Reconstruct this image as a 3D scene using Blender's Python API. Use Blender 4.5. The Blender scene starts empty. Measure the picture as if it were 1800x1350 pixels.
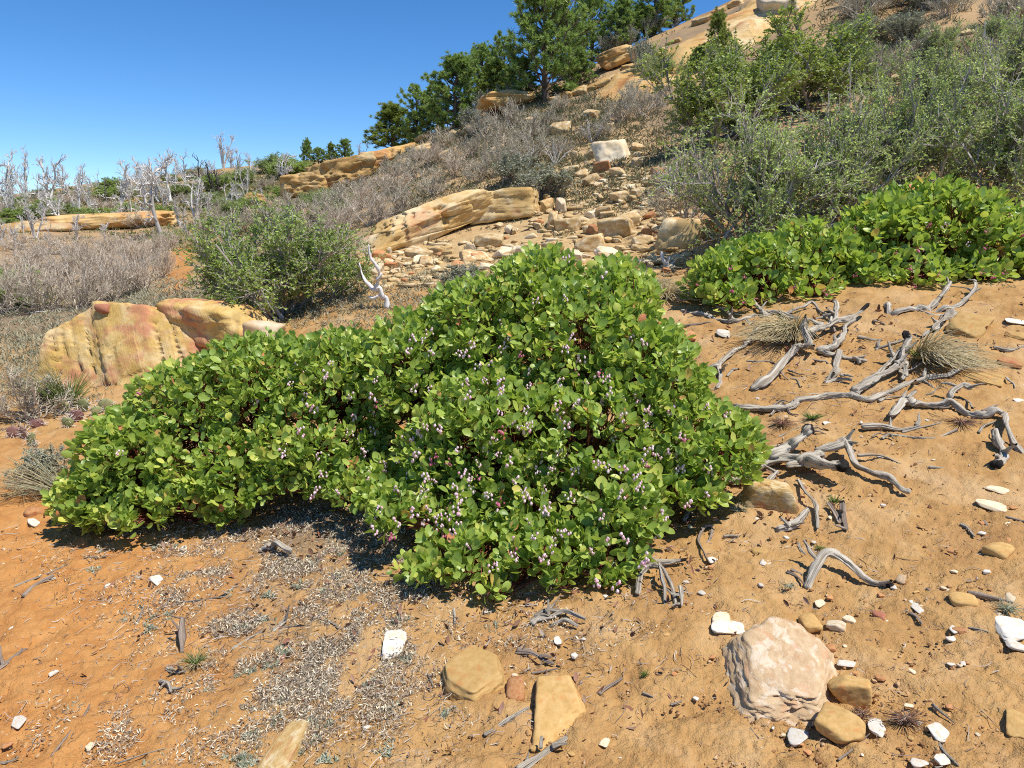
import bpy, math, random
import numpy as np
from mathutils import Matrix, Vector

scene = bpy.context.scene
# ------------------------------------------------------------------ camera
ZC = 1.5
PITCH = math.radians(12.0)
FPX = 1250.0                      # focal length in pixels of the 1800 wide photograph
cam_data = bpy.data.cameras.new('camera')
cam_data.sensor_width = 36.0
cam_data.lens = FPX / 1800.0 * 36.0
cam_data.clip_start = 0.05
cam_data.clip_end = 2000.0
cam = bpy.data.objects.new('camera', cam_data)
scene.collection.objects.link(cam)
cam.location = (0, 0, ZC)
cam.rotation_euler = (math.radians(90) - PITCH, 0, 0)
scene.camera = cam
# ------------------------------------------------------------------ sky and sun
SUN_EL = math.radians(64.0)
SUN_AZ = math.radians(-30.0)        # measured from +X towards +Y
sun_vec = Vector((math.cos(SUN_EL) * math.cos(SUN_AZ), math.cos(SUN_EL) * math.sin(SUN_AZ), math.sin(SUN_EL)))
world = bpy.data.worlds.new('World')
scene.world = world
world.use_nodes = True
wn = world.node_tree
for n in list(wn.nodes):
    wn.nodes.remove(n)
w_out = wn.nodes.new('ShaderNodeOutputWorld')
w_bg = wn.nodes.new('ShaderNodeBackground')
w_sky = wn.nodes.new('ShaderNodeTexSky')
w_sky.sky_type = 'NISHITA'
w_sky.sun_disc = False
w_sky.sun_elevation = SUN_EL
w_sky.sun_rotation = math.pi / 2 - SUN_AZ
w_sky.altitude = 3000
w_sky.air_density = 1.0
w_sky.dust_density = 0.0
w_sky.ozone_density = 3.0
w_bg.inputs['Strength'].default_value = 0.121
w_hs = wn.nodes.new('ShaderNodeHueSaturation')      # deep desert blue, the same over the whole dome
w_hs.inputs['Saturation'].default_value = 1.27
w_hs.inputs['Hue'].default_value = 0.502
w_hs.inputs['Value'].default_value = 1.0
wn.links.new(w_sky.outputs[0], w_hs.inputs['Color'])
wn.links.new(w_hs.outputs[0], w_bg.inputs['Color'])
wn.links.new(w_bg.outputs[0], w_out.inputs['Surface'])
sun_data = bpy.data.lights.new('sun', 'SUN')
sun_data.energy = 4.15
sun_data.angle = math.radians(0.53)
sun_data.color = (1.0, 0.95, 0.87)
sun = bpy.data.objects.new('sun', sun_data)
scene.collection.objects.link(sun)
sun.rotation_euler = sun_vec.to_track_quat('Z', 'Y').to_euler()
scene.view_settings.view_transform = 'Standard'
scene.view_settings.look = 'None'
scene.view_settings.exposure = 0.54
scene.view_settings.gamma = 1.0
scene.cycles.max_bounces = 6
scene.cycles.diffuse_bounces = 3
scene.cycles.glossy_bounces = 2
scene.cycles.transmission_bounces = 3
scene.cycles.transparent_max_bounces = 4
scene.cycles.caustics_reflective = False
scene.cycles.caustics_refractive = False
scene.cycles.use_denoising = False
scene.cycles.filter_width = 1.05
# ------------------------------------------------------------------ helpers
CP, SP = math.cos(PITCH), math.sin(PITCH)

def us(px, py):
    """column and slope of the sight line through a pixel: x = u*Y, z = ZC + s*Y"""
    a = (px - 900.0) / FPX
    b = (675.0 - py) / FPX
    d = CP + b * SP
    return a / d, (-SP + b * CP) / d

def at(px, py, Y):
    u, s = us(px, py)
    return np.array((u * Y, Y, ZC + s * Y))

def proj(P):
    P = np.asarray(P, float)
    x, y, z = P[..., 0], P[..., 1], P[..., 2] - ZC
    f = y * CP - z * SP
    v = y * SP + z * CP
    return 900 + FPX * x / f, 675 - FPX * v / f, f

def _h(ix, iy, iz, seed):
    ix, iy, iz = (np.asarray(c) for c in (ix, iy, iz))
    with np.errstate(over="ignore"):
        pass
    n = (ix.astype(np.int64) * 374761393 + iy.astype(np.int64) * 668265263 + iz.astype(np.int64) * 2147483647 + seed * 1274126177) & 0xffffffff
    n = ((n ^ (n >> 13)) * 1274126177) & 0xffffffff
    n = ((n ^ (n >> 16)) * 2246822519) & 0xffffffff
    return ((n ^ (n >> 15)) & 0xffff) / 32767.5 - 1.0

def vnoise(p, seed=0):
    p = np.asarray(p, float)
    i = np.atleast_1d(np.floor(p)).astype(np.int64)
    f = p - i
    f = f * f * f * (f * (f * 6 - 15) + 10)
    x, y, z = i[..., 0], i[..., 1], i[..., 2]
    fx, fy, fz = f[..., 0], f[..., 1], f[..., 2]
    r = 0
    for dx in (0, 1):
        for dy in (0, 1):
            for dz in (0, 1):
                w = (fx if dx else 1 - fx) * (fy if dy else 1 - fy) * (fz if dz else 1 - fz)
                r = r + w * _h(x + dx, y + dy, z + dz, seed)
    return r

def fbm(p, octaves=4, seed=0, gain=0.5):
    p = np.asarray(p, float)
    r, a, t = 0, 1.0, 0
    for k in range(octaves):
        r = r + a * vnoise(p * (2.03 ** k) + 17.3 * k, seed + k)
        t += a
        a *= gain
    return r / t

def nrm(v):
    v = np.asarray(v, float)
    return v / np.maximum(np.linalg.norm(v, axis=-1, keepdims=True), 1e-9)

def sstep(x, a, b):
    t = np.clip((np.asarray(x, float) - a) / (b - a), 0, 1)
    return t * t * (3 - 2 * t)

def mesh_np(name, V, faces, mat=None, smooth=True, attrs=None):
    """faces: list of int arrays, each (n, k)"""
    me = bpy.data.meshes.new(name)
    V = np.asarray(V, np.float32)
    me.vertices.add(len(V))
    me.vertices.foreach_set('co', V.ravel())
    faces = [np.asarray(f, np.int32) for f in faces if len(f)]
    nl = sum(f.size for f in faces)
    nf = sum(len(f) for f in faces)
    me.loops.add(nl)
    me.loops.foreach_set('vertex_index', np.concatenate([f.ravel() for f in faces]))
    tot = np.concatenate([np.full(len(f), f.shape[1], np.int32) for f in faces])
    me.polygons.add(nf)
    me.polygons.foreach_set('loop_start', np.concatenate(([0], np.cumsum(tot)[:-1])).astype(np.int32))
    me.polygons.foreach_set('loop_total', tot)
    me.polygons.foreach_set('use_smooth', np.full(nf, bool(smooth)))
    me.update(calc_edges=True)
    if attrs:
        for k, a in attrs.items():
            a = np.asarray(a, np.float32)
            if a.ndim == 1:
                at_ = me.attributes.new(k, 'FLOAT', 'POINT')
                at_.data.foreach_set('value', a)
            else:
                at_ = me.attributes.new(k, 'FLOAT_VECTOR', 'POINT')
                at_.data.foreach_set('vector', a.ravel())
    if mat:
        me.materials.append(mat)
    return me

COL = scene.collection

def obj(name, me, parent=None, loc=None, mat4=None):
    o = bpy.data.objects.new(name, me)
    COL.objects.link(o)
    if parent:
        o.parent = parent
    if mat4 is not None:
        o.matrix_basis = Matrix(np.asarray(mat4).tolist())
    elif loc is not None:
        o.location = [float(c) for c in loc]
    return o

def tag(o, label, cat, group=None, kind=None):
    if label:
        o['label'] = label
    if cat:
        o['category'] = cat
    if group:
        o['group'] = group
    if kind:
        o['kind'] = kind
    return o

def thing(name, label, cat, loc, group=None, rz=0.0, sc=(1, 1, 1)):
    o = bpy.data.objects.new(name, None)
    COL.objects.link(o)
    o.empty_display_size = 0.1
    o.location = [float(c) for c in loc]
    o.rotation_euler = (0, 0, rz)
    o.scale = sc
    return tag(o, label, cat, group)

# ---- batches of tubes and leaves
def tubes(P, R, sides=4, cap=False):
    """P (n,k,3) polylines, R (n,k) radii -> V, quads, per-vertex (t along, ring angle)"""
    P = np.asarray(P, float)
    R = np.asarray(R, float)
    n, k, _ = P.shape
    T = np.gradient(P, axis=1)
    T = nrm(T)
    ref = np.where(np.abs(T[..., 2:3]) > 0.9, np.array((1.0, 0, 0)), np.array((0, 0, 1.0)))
    ref = np.broadcast_to(ref[:, :1], T.shape)
    A = nrm(np.cross(T, ref))
    bad = np.linalg.norm(np.cross(T, ref), axis=-1, keepdims=True) < 1e-3
    A = np.where(bad, nrm(np.cross(T, np.array((0.3, 0.9, 0.2)))), A)
    B = np.cross(T, A)
    th = np.arange(sides) / sides * 2 * math.pi
    ring = (A[:, :, None] * np.cos(th)[None, None, :, None] + B[:, :, None] * np.sin(th)[None, None, :, None]) * R[:, :, None, None]
    V = (P[:, :, None] + ring).reshape(-1, 3)
    j = np.arange(sides)
    q = np.stack([j, (j + 1) % sides, (j + 1) % sides + sides, j + sides], -1)
    q = (q[None] + (np.arange(k - 1) * sides)[:, None, None]).reshape(-1, 4)
    Q = (q[None] + (np.arange(n) * k * sides)[:, None, None]).reshape(-1, 4)
    return V, Q

LEAF_V = np.array([(0, 0, 0), (.34, 0, -.06), (.68, 0, -.05), (1.0, 0, .0),
                   (.08, .22, .03), (.34, .42, .07), (.66, .41, .07), (.9, .2, .04),
                   (.08, -.22, .03), (.34, -.42, .07), (.66, -.41, .07), (.9, -.2, .04)])
LEAF_Q = np.array([(0, 1, 5, 4), (1, 2, 6, 5), (2, 3, 7, 6), (0, 8, 9, 1), (1, 9, 10, 2), (2, 10, 11, 3)])
CARD_V = np.array([(0, 0, 0), (.45, .36, .06), (1, 0, 0), (.45, -.36, .06)])
CARD_Q = np.array([(0, 1, 2, 3)])
NEEDLE_V = np.array([(0, .12, 0), (1, .02, 0), (1, -.02, 0), (0, -.12, 0)])
NEEDLE_Q = np.array([(0, 1, 2, 3)])

def frames(D, N):
    D = nrm(D)
    S = nrm(np.cross(N, D))
    N = np.cross(D, S)
    return D, S, N

def blades(P, D, N, L, W, tv=LEAF_V, tq=LEAF_Q, curl=None):
    D, S, N = frames(D, N)
    L = np.broadcast_to(np.asarray(L, float), (len(P),))
    W = np.broadcast_to(np.asarray(W, float), (len(P),))
    nz = tv[:, 2][None] * L[:, None]
    if curl is not None:
        nz = nz + (tv[:, 0] ** 2)[None] * (curl * L)[:, None]
    V = P[:, None] + D[:, None] * (tv[:, 0][None] * L[:, None])[..., None] + S[:, None] * (tv[:, 1][None] * W[:, None])[..., None] + N[:, None] * nz[..., None]
    k = len(tv)
    Q = (tq[None] + (np.arange(len(P)) * k)[:, None, None]).reshape(-1, tq.shape[1])
    return V.reshape(-1, 3), Q

def join(parts):
    V, Q, o = [], [], 0
    for v, q in parts:
        V.append(v)
        Q.append(np.asarray(q) + o)
        o += len(v)
    return np.concatenate(V), np.concatenate(Q)

def rdir(rng, n):
    return nrm(rng.normal(size=(n, 3)))

# ------------------------------------------------------------------ terrain
CTRL = [
 (-500,1350,2.0),(0,1350,1.93),(600,1350,1.83),(1200,1350,1.73),(1800,1350,1.62),(2300,1350,1.55),
 (0,1030,3.15),(600,1030,2.93),(1200,1030,2.70),(1800,1030,2.45),(2300,1030,2.3),(-500,1030,3.3),
 (0,850,4.6),(600,850,4.15),(1200,850,3.7),(1800,850,3.25),
 (0,700,7.0),(600,700,5.9),(1200,690,4.85),(1800,690,4.25),(2300,690,4.0),(-500,700,7.6),
 (0,600,10.5),(300,570,9.6),(650,545,8.2),(900,520,7.6),(1200,560,6.2),(1500,560,5.6),(1800,540,5.5),
 (0,540,14),(-500,540,15),(300,490,15.5),(650,480,9.9),(900,450,10),(1150,470,8.2),
 (1400,480,7),(1800,470,6.9),(310,462,20),(340,442,25),
 (0,430,30),(200,410,36),(350,405,34),(0,375,46),(200,368,46),(400,372,42),(-500,400,40),
 (-500,370,62),(0,345,64),(200,318,66),(400,296,68),(560,283,68),(640,283,66),
 (-500,400,110),(0,400,110),(300,400,110),(560,400,110),(900,420,110),(1300,400,110),(1800,350,110),
 (500,400,22),(600,345,25.5),(560,335,30),(700,268,35),(480,350,36),
 (720,350,18),(800,300,20),(850,230,25.5),(830,215,28),
 (880,172,28),(960,150,30.5),(1080,280,16),(1000,330,13.5),(1050,400,11),(1150,300,13.3),(1000,250,19),(1050,190,22.5),
 (1150,110,27),(1090,92,31),(1200,42,33),(1300,-5,35),(1450,-80,37),(1650,-160,38),(1900,-250,38),
 (1250,420,8.6),(1250,300,12.3),(1400,250,13),(1500,150,17),(1400,60,23),(1700,80,17.5),(1800,150,14),(1800,30,20),
 (1600,200,14),(1600,350,8.9),(1800,300,9.6),(2300,300,9),(2300,100,15),
 (700,340,60),(960,320,60),(1200,290,65),(1500,220,70),(1900,150,80),
]
_cu, _cv, _cs = [], [], []
for (px, py, Y) in CTRL:
    u, s = us(px, py)
    _cu.append(u); _cv.append(math.log(Y)); _cs.append(s)
_C = np.stack([np.array(_cu) * 1.6, np.array(_cv)], -1)

def _phi(r2):
    return np.where(r2 > 1e-12, 0.5 * r2 * np.log(np.maximum(r2, 1e-12)), 0.0)
_n = len(_C)
_K = _phi(((_C[:, None] - _C[None]) ** 2).sum(-1)) + np.eye(_n) * 2e-3
_Pm = np.concatenate([np.ones((_n, 1)), _C], 1)
_W = np.linalg.solve(np.block([[_K, _Pm], [_Pm.T, np.zeros((3, 3))]]), np.concatenate([_cs, np.zeros(3)]))

def S_fun(u, v):
    q = np.stack([np.clip(u, -1.25, 1.25) * 1.6, v], -1)
    sh = q.shape[:-1]
    q = q.reshape(-1, 2)
    out = np.empty(len(q))
    for i in range(0, len(q), 20000):
        b = q[i:i + 20000]
        out[i:i + 20000] = _phi(((b[:, None] - _C[None]) ** 2).sum(-1)) @ _W[:_n] + _W[_n] + b @ _W[_n + 1:]
    return out.reshape(sh)

Y0 = 1.55
def gz(x, y):
    x = np.asarray(x, float); y = np.asarray(y, float)
    ye = np.maximum(y, Y0)
    z = ZC + ye * S_fun(x / ye, np.log(ye))
    p = np.stack([x, y, np.zeros_like(x)], -1)
    amp = np.clip(ye / 12.0, 0.12, 1.6)
    z = z + 0.12 * amp * fbm(p / (0.5 + 0.9 * amp[..., None]), 3, 5)
    return z

_T = np.exp(np.linspace(math.log(1.2), math.log(100), 500))
def ground_at(px, py):
    u, s = us(px, py)
    zr = ZC + s * _T
    g = gz(u * _T, _T)
    hit = np.nonzero(zr <= g)[0]
    if len(hit) == 0:
        i = int(np.argmin(zr - g))
        Y = _T[i]
    else:
        i = hit[0]
        if i == 0:
            Y = _T[0]
        else:
            a, b = (zr - g)[i - 1], (zr - g)[i]
            Y = _T[i - 1] + (_T[i] - _T[i - 1]) * a / (a - b)
    return np.array((u * Y, Y, float(gz(u * Y, Y))))
# ------------------------------------------------------------------ materials
class NT:
    def __init__(self, name):
        self.m = bpy.data.materials.new(name)
        self.m.use_nodes = True
        self.t = self.m.node_tree
        for n in list(self.t.nodes):
            self.t.nodes.remove(n)
        self.out = self.t.nodes.new('ShaderNodeOutputMaterial')

    def n(self, kind, **kw):
        nd = self.t.nodes.new(kind)
        for k, v in kw.items():
            if k in nd.inputs:
                s = nd.inputs[k]
                if isinstance(v, bpy.types.NodeSocket):
                    self.t.links.new(v, s)
                else:
                    s.default_value = v
            else:
                setattr(nd, k, v)
        return nd

    def link(self, a, b):
        self.t.links.new(a, b)

    def noise(self, vec, scale, detail=4, rough=0.55, dist=0.0):
        nd = self.n('ShaderNodeTexNoise', Scale=scale, Detail=detail, Roughness=rough, Distortion=dist)
        if vec is not None:
            self.link(vec, nd.inputs['Vector'])
        return nd.outputs['Fac']

    def ramp(self, fac, stops):
        nd = self.n('ShaderNodeValToRGB')
        self.link(fac, nd.inputs['Fac'])
        e = nd.color_ramp.elements
        while len(e) < len(stops):
            e.new(0.5)
        for el, (p, c) in zip(e, stops):
            el.position = p
            el.color = c if len(c) == 4 else (*c, 1)
        return nd.outputs['Color']

    def mix(self, fac, a, b, mode='MIX'):
        nd = self.t.nodes.new('ShaderNodeMix')
        nd.data_type = 'RGBA'
        nd.blend_type = mode
        for s, v in ((nd.inputs[0], fac), (nd.inputs[6], a), (nd.inputs[7], b)):
            if isinstance(v, bpy.types.NodeSocket):
                self.link(v, s)
            elif isinstance(v, (int, float)):
                s.default_value = v
            else:
                s.default_value = (*v, 1) if len(v) == 3 else v
        return nd.outputs[2]

    def math(self, op, a, b=None, clamp=False):
        nd = self.t.nodes.new('ShaderNodeMath')
        nd.operation = op
        nd.use_clamp = clamp
        for s, v in ((nd.inputs[0], a), (nd.inputs[1], b)):
            if v is None:
                continue
            if isinstance(v, bpy.types.NodeSocket):
                self.link(v, s)
            else:
                s.default_value = v
        return nd.outputs[0]

    def attr(self, name, out='Fac'):
        nd = self.t.nodes.new('ShaderNodeAttribute')
        nd.attribute_name = name
        return nd.outputs[out]

    def maprange(self, v, a, b, c=0.0, d=1.0):
        nd = self.n('ShaderNodeMapRange')
        self.link(v, nd.inputs[0])
        for i, x in enumerate((a, b, c, d)):
            nd.inputs[i + 1].default_value = x
        return nd.outputs[0]

    def bump(self, h, strength, dist, normal=None):
        nd = self.n('ShaderNodeBump', Strength=strength, Distance=dist)
        self.link(h, nd.inputs['Height'])
        if normal is not None:
            self.link(normal, nd.inputs['Normal'])
        return nd.outputs[0]

    def bsdf(self, col, rough=0.8, normal=None, spec=0.3):
        nd = self.n('ShaderNodeBsdfPrincipled')
        if isinstance(col, bpy.types.NodeSocket):
            self.link(col, nd.inputs['Base Color'])
        else:
            nd.inputs['Base Color'].default_value = (*col, 1)
        if isinstance(rough, bpy.types.NodeSocket):
            self.link(rough, nd.inputs['Roughness'])
        else:
            nd.inputs['Roughness'].default_value = rough
        nd.inputs['Specular IOR Level'].default_value = spec
        if normal is not None:
            self.link(normal, nd.inputs['Normal'])
        return nd

    def done(self, sh):
        self.link(sh.outputs[0], self.out.inputs['Surface'])
        return self.m

def pos_of(t):
    return t.n('ShaderNodeNewGeometry').outputs['Position']

def objco(t):
    return t.n('ShaderNodeTexCoord').outputs['Object']

def rnd(t):
    """a random number that differs per object and per loose piece"""
    a = t.n('ShaderNodeObjectInfo').outputs['Random']
    b = t.n('ShaderNodeNewGeometry').outputs['Random Per Island']
    s = t.math('ADD', a, b)
    return t.math('FRACT', s)

def mat_leaf(name, stops, rough=0.42, trans=0.34, tcol=(0.35, 0.5, 0.05), spec=0.4, vein=False, patch=None):
    t = NT(name)
    r = rnd(t)
    col = t.ramp(r, stops)
    if patch:
        nf = t.noise(pos_of(t), patch[0], 2)
        col = t.mix(t.maprange(nf, 0.42, 0.62, 0, patch[2]), col, patch[1])
    b = t.bsdf(col, rough, None, spec)
    tr = t.n('ShaderNodeBsdfTranslucent')
    t.link(t.mix(0.55, col, tcol), tr.inputs['Color'])
    mx = t.n('ShaderNodeMixShader', Fac=trans)
    t.link(b.outputs[0], mx.inputs[1])
    t.link(tr.outputs[0], mx.inputs[2])
    return t.done(mx)

def mat_plain(name, stops, rough=0.85, scale=30.0, bump=0.0, spec=0.2):
    t = NT(name)
    f = t.noise(objco(t), scale, 3)
    r = rnd(t)
    f2 = t.math('ADD', t.math('MULTIPLY', f, 0.5), t.math('MULTIPLY', r, 0.5))
    nrmal = t.bump(f, bump, 0.01) if bump else None
    return t.done(t.bsdf(t.ramp(f2, stops), rough, nrmal, spec))

def mat_rock(name, base, stain=None, stain_amt=0.5, sc=1.0, pale=None, crust=None, bump=0.6, fine=1.0, dist=None, bed=None, world=False):
    """sandstone: mottled ground colour, iron stains, pale patches, dark crust specks, pitted relief"""
    t = NT(name)
    oc = objco(t)
    ri = t.n('ShaderNodeObjectInfo').outputs['Random']
    off = t.n('ShaderNodeVectorMath', operation='ADD')
    t.link(oc, off.inputs[0])
    cmb = t.n('ShaderNodeCombineXYZ')
    t.link(t.math('MULTIPLY', ri, 37.0), cmb.inputs[0])
    t.link(t.math('MULTIPLY', ri, 91.0), cmb.inputs[2])
    t.link(cmb.outputs[0], off.inputs[1])
    v = pos_of(t) if world else off.outputs[0]
    col = t.ramp(t.noise(v, 3.0 * sc, 6, 0.62), base)
    g = t.noise(v, 40.0 * sc * fine, 3, 0.7)
    col = t.mix(t.maprange(g, 0.3, 0.75, 0.0, 0.3), col, tuple(c * 0.55 for c in base[0][1][:3]))
    if pale:
        col = t.mix(t.maprange(t.noise(v, 2.1 * sc, 5, 0.6, 0.6), 0.5, 0.62, 0, 0.85), col, pale)
    if stain:
        col = t.mix(t.maprange(t.noise(v, 1.6 * sc, 5, 0.6, 0.4), 0.6 - 0.2 * stain_amt, 0.72 - 0.2 * stain_amt, 0, 0.85), col, stain)
    if crust:
        col = t.mix(t.maprange(t.noise(v, 7.0 * sc, 6, 0.75), 0.58, 0.68, 0, 0.75), col, crust)
    if bed:                               # bedding: streaks along the layers
        dp = t.n('ShaderNodeVectorMath', operation='DOT_PRODUCT')
        t.link(v, dp.inputs[0])
        dp.inputs[1].default_value = bed[0]
        cb = t.n('ShaderNodeCombineXYZ')
        t.link(t.math('MULTIPLY', dp.outputs['Value'], bed[1]), cb.inputs[0])
        t.link(t.noise(v, 0.8 * sc, 2), cb.inputs[1])
        bn = t.noise(cb.outputs[0], 1.0, 5, 0.7)
        col = t.mix(t.maprange(bn, 0.44, 0.34, 0, 0.36), col, tuple(c * 0.42 for c in base[1][1][:3]))
        col = t.mix(t.maprange(bn, 0.56, 0.68, 0, 0.36), col, tuple(min(1, c * 1.25) for c in base[2][1][:3]))
    hue = t.n('ShaderNodeHueSaturation')
    t.link(col, hue.inputs['Color'])
    hue.inputs['Value'].default_value = 1.0
    if not world:
        t.link(t.maprange(ri, 0, 1, 0.82, 1.15), hue.inputs['Value'])
    h = t.math('ADD', t.math('MULTIPLY', t.noise(v, 14.0 * sc, 6, 0.7), 0.7), t.math('MULTIPLY', t.noise(v, 90.0 * sc * fine, 2), 0.25))
    if bed:
        h = t.math('ADD', h, t.math('MULTIPLY', bn, 1.2))
    nb = t.bump(h, bump, dist or 0.03 / sc)
    return t.done(t.bsdf(hue.outputs[0], 0.9, nb, 0.15))

def mat_wood(name, light, mid, dark, bump=0.7):
    """weathered wood, grain along the limb (vector attribute grain), burnt ends (attribute char)"""
    t = NT(name)
    g = t.attr('grain', 'Vector')
    mp = t.n('ShaderNodeMapping')
    t.link(g, mp.inputs[0])
    mp.inputs['Scale'].default_value = (2.2, 46.0, 46.0)
    f = t.noise(mp.outputs[0], 1.0, 5, 0.65, 0.25)
    mp2 = t.n('ShaderNodeMapping')
    t.link(g, mp2.inputs[0])
    mp2.inputs['Scale'].default_value = (5.0, 130.0, 130.0)
    f2 = t.noise(mp2.outputs[0], 1.0, 3, 0.6)
    col = t.ramp(f, [(0.28, dark), (0.42, mid), (0.58, light), (0.85, tuple(min(1, c * 1.12) for c in light))])
    col = t.mix(t.maprange(f2, 0.55, 0.72, 0, 0.45), col, dark)
    ch = t.attr('char')
    chn = t.math('ADD', ch, t.math('MULTIPLY', t.math('SUBTRACT', t.noise(g, 30.0, 3), 0.5), 0.8))
    col = t.mix(t.maprange(chn, 0.45, 0.62), col, (0.022, 0.018, 0.016))
    h = t.math('ADD', f, t.math('MULTIPLY', f2, 0.4))
    return t.done(t.bsdf(col, 0.85, t.bump(h, bump, 0.012), 0.15))

def mat_ground():
    t = NT('desert_soil')
    p = pos_of(t)
    n1 = t.noise(p, 0.9, 5, 0.6)
    n2 = t.noise(p, 6.0, 6, 0.65, 0.3)
    n3 = t.noise(p, 45.0, 4, 0.7)
    n4 = t.noise(p, 170.0, 2, 0.6)
    tan = t.ramp(n2, [(0.25, (0.31, 0.163, 0.058)), (0.5, (0.425, 0.245, 0.092)), (0.75, (0.495, 0.308, 0.128))])
    red = t.ramp(n2, [(0.25, (0.36, 0.145, 0.043)), (0.5, (0.475, 0.225, 0.070)), (0.78, (0.54, 0.295, 0.11))])
    n0 = t.noise(p, 2.3, 5, 0.62, 0.5)
    tan = t.mix(t.maprange(n0, 0.5, 0.7, 0, 0.65), tan, (0.55, 0.375, 0.20))
    tan = t.mix(t.maprange(n0, 0.46, 0.32, 0, 0.5), tan, (0.34, 0.18, 0.072))
    tan = t.mix(t.math('MULTIPLY', t.attr('hill'), 0.6), tan, (0.38, 0.27, 0.155))
    soil = t.attr('soil')
    sm = t.maprange(t.math('ADD', soil, t.math('MULTIPLY', t.math('SUBTRACT', n1, 0.5), 0.9)), 0.3, 0.75)
    col = t.mix(sm, tan, red)
    # fallen leaf and twig litter, grey brown
    lit = t.attr('litter')
    lm = t.maprange(t.math('ADD', lit, t.math('MULTIPLY', t.math('SUBTRACT', n3, 0.5), 1.3)), 0.38, 0.66)
    litter = t.ramp(n4, [(0.3, (0.09, 0.062, 0.04)), (0.5, (0.20, 0.15, 0.10)), (0.7, (0.34, 0.28, 0.20))])
    col = t.mix(t.math('MULTIPLY', lm, 0.8), col, litter)
    rub = t.math('MULTIPLY', t.attr('rubble'), t.maprange(n3, 0.3, 0.6))
    col = t.mix(rub, col, t.ramp(n2, [(0.3, (0.40, 0.27, 0.12)), (0.55, (0.55, 0.40, 0.20)), (0.75, (0.62, 0.49, 0.29))]))
    # fine dark and pale grains
    col = t.mix(t.maprange(n4, 0.62, 0.76, 0, 0.55), col, (0.62, 0.46, 0.27))
    col = t.mix(t.maprange(n3, 0.32, 0.20, 0, 0.45), col, (0.20, 0.10, 0.042))
    h = t.math('ADD', t.math('MULTIPLY', n2, 0.55), t.math('ADD', t.math('MULTIPLY', n3, 0.3), t.math('MULTIPLY', n4, 0.13)))
    nb = t.bump(h, 0.75, 0.045)
    return t.done(t.bsdf(col, 0.95, nb, 0.1))

M = {}
M['ground'] = mat_ground()
M['manz'] = mat_leaf('manzanita_leaf', [(0.0, (0.189, 0.291, 0.057)), (0.45, (0.317, 0.430, 0.084)), (0.8, (0.447, 0.549, 0.110)), (0.982, (0.646, 0.646, 0.138)), (0.998, (0.792, 0.258, 0.138))], 0.40, 0.38, (0.50, 0.68, 0.06), 0.45)
M['manz_stem'] = mat_plain('manzanita_bark', [(0.3, (0.10, 0.028, 0.018)), (0.6, (0.24, 0.07, 0.04)), (0.8, (0.30, 0.15, 0.09))], 0.55, 40)
M['flower'] = mat_leaf('manzanita_flower', [(0.0, (0.927, 0.641, 0.690)), (0.6, (0.998, 0.838, 0.838)), (1.0, (0.950, 0.517, 0.616))], 0.6, 0.25, (0.9, 0.7, 0.72))
M['flower_red'] = mat_leaf('manzanita_flower_red', [(0.0, (0.55, 0.10, 0.18)), (1.0, (0.70, 0.28, 0.34))], 0.6, 0.2, (0.8, 0.3, 0.35))
M['shrub_leaf'] = mat_leaf('green_shrub_leaf', [(0.0, (0.170, 0.255, 0.055)), (0.5, (0.285, 0.392, 0.082)), (1.0, (0.456, 0.551, 0.147))], 0.5, 0.36, (0.45, 0.6, 0.10))
M['oak_leaf'] = mat_leaf('light_oak_leaf', [(0.0, (0.179, 0.243, 0.050)), (0.5, (0.307, 0.391, 0.079)), (1.0, (0.453, 0.519, 0.131))], 0.5, 0.3, (0.45, 0.55, 0.08))
M['grey_leaf'] = mat_leaf('grey_green_leaf', [(0.0, (0.278, 0.365, 0.102)), (0.5, (0.440, 0.543, 0.148)), (1.0, (0.645, 0.733, 0.223))], 0.65, 0.34, (0.45, 0.55, 0.2), 0.2)
M['sage_leaf'] = mat_leaf('sage_leaf', [(0.0, (0.250, 0.265, 0.172)), (0.5, (0.359, 0.374, 0.250)), (1.0, (0.499, 0.499, 0.359))], 0.75, 0.15, (0.3, 0.35, 0.2), 0.15)
M['needle'] = mat_leaf('pine_needle', [(0.0, (0.146, 0.235, 0.063)), (0.5, (0.251, 0.359, 0.089)), (1.0, (0.398, 0.497, 0.125))], 0.5, 0.3, (0.35, 0.48, 0.10))
M['needle_yellow'] = mat_leaf('juniper_scale', [(0.0, (0.143, 0.193, 0.037)), (0.5, (0.241, 0.306, 0.057)), (1.0, (0.373, 0.407, 0.086))], 0.5, 0.3, (0.40, 0.48, 0.10))
M['bark'] = mat_plain('dark_bark', [(0.3, (0.07, 0.052, 0.04)), (0.7, (0.17, 0.13, 0.10))], 0.9, 12)
M['twig_grey'] = mat_plain('grey_twig', [(0.2, (0.190, 0.157, 0.140)), (0.5, (0.336, 0.291, 0.263)), (0.8, (0.515, 0.470, 0.437))], 0.85, 5)
M['twig_mauve'] = mat_plain('mauve_twig', [(0.2, (0.288, 0.233, 0.174)), (0.5, (0.504, 0.425, 0.327)), (0.8, (0.744, 0.652, 0.517))], 0.85, 5)
M['dead_tree'] = mat_plain('bleached_wood', [(0.15, (0.330, 0.307, 0.277)), (0.5, (0.590, 0.566, 0.525)), (0.85, (0.779, 0.755, 0.708))], 0.8, 3)
M['burnt_tree'] = mat_plain('burnt_wood', [(0.2, (0.03, 0.027, 0.025)), (0.6, (0.085, 0.075, 0.07)), (0.9, (0.24, 0.215, 0.20))], 0.85, 3)
M['wood'] = mat_wood('weathered_driftwood', (0.53, 0.475, 0.385), (0.35, 0.295, 0.225), (0.07, 0.05, 0.036), 1.0)
M['wood_white'] = mat_wood('bleached_branch', (0.80, 0.76, 0.71), (0.64, 0.59, 0.54), (0.34, 0.29, 0.25), 0.5)
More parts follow.
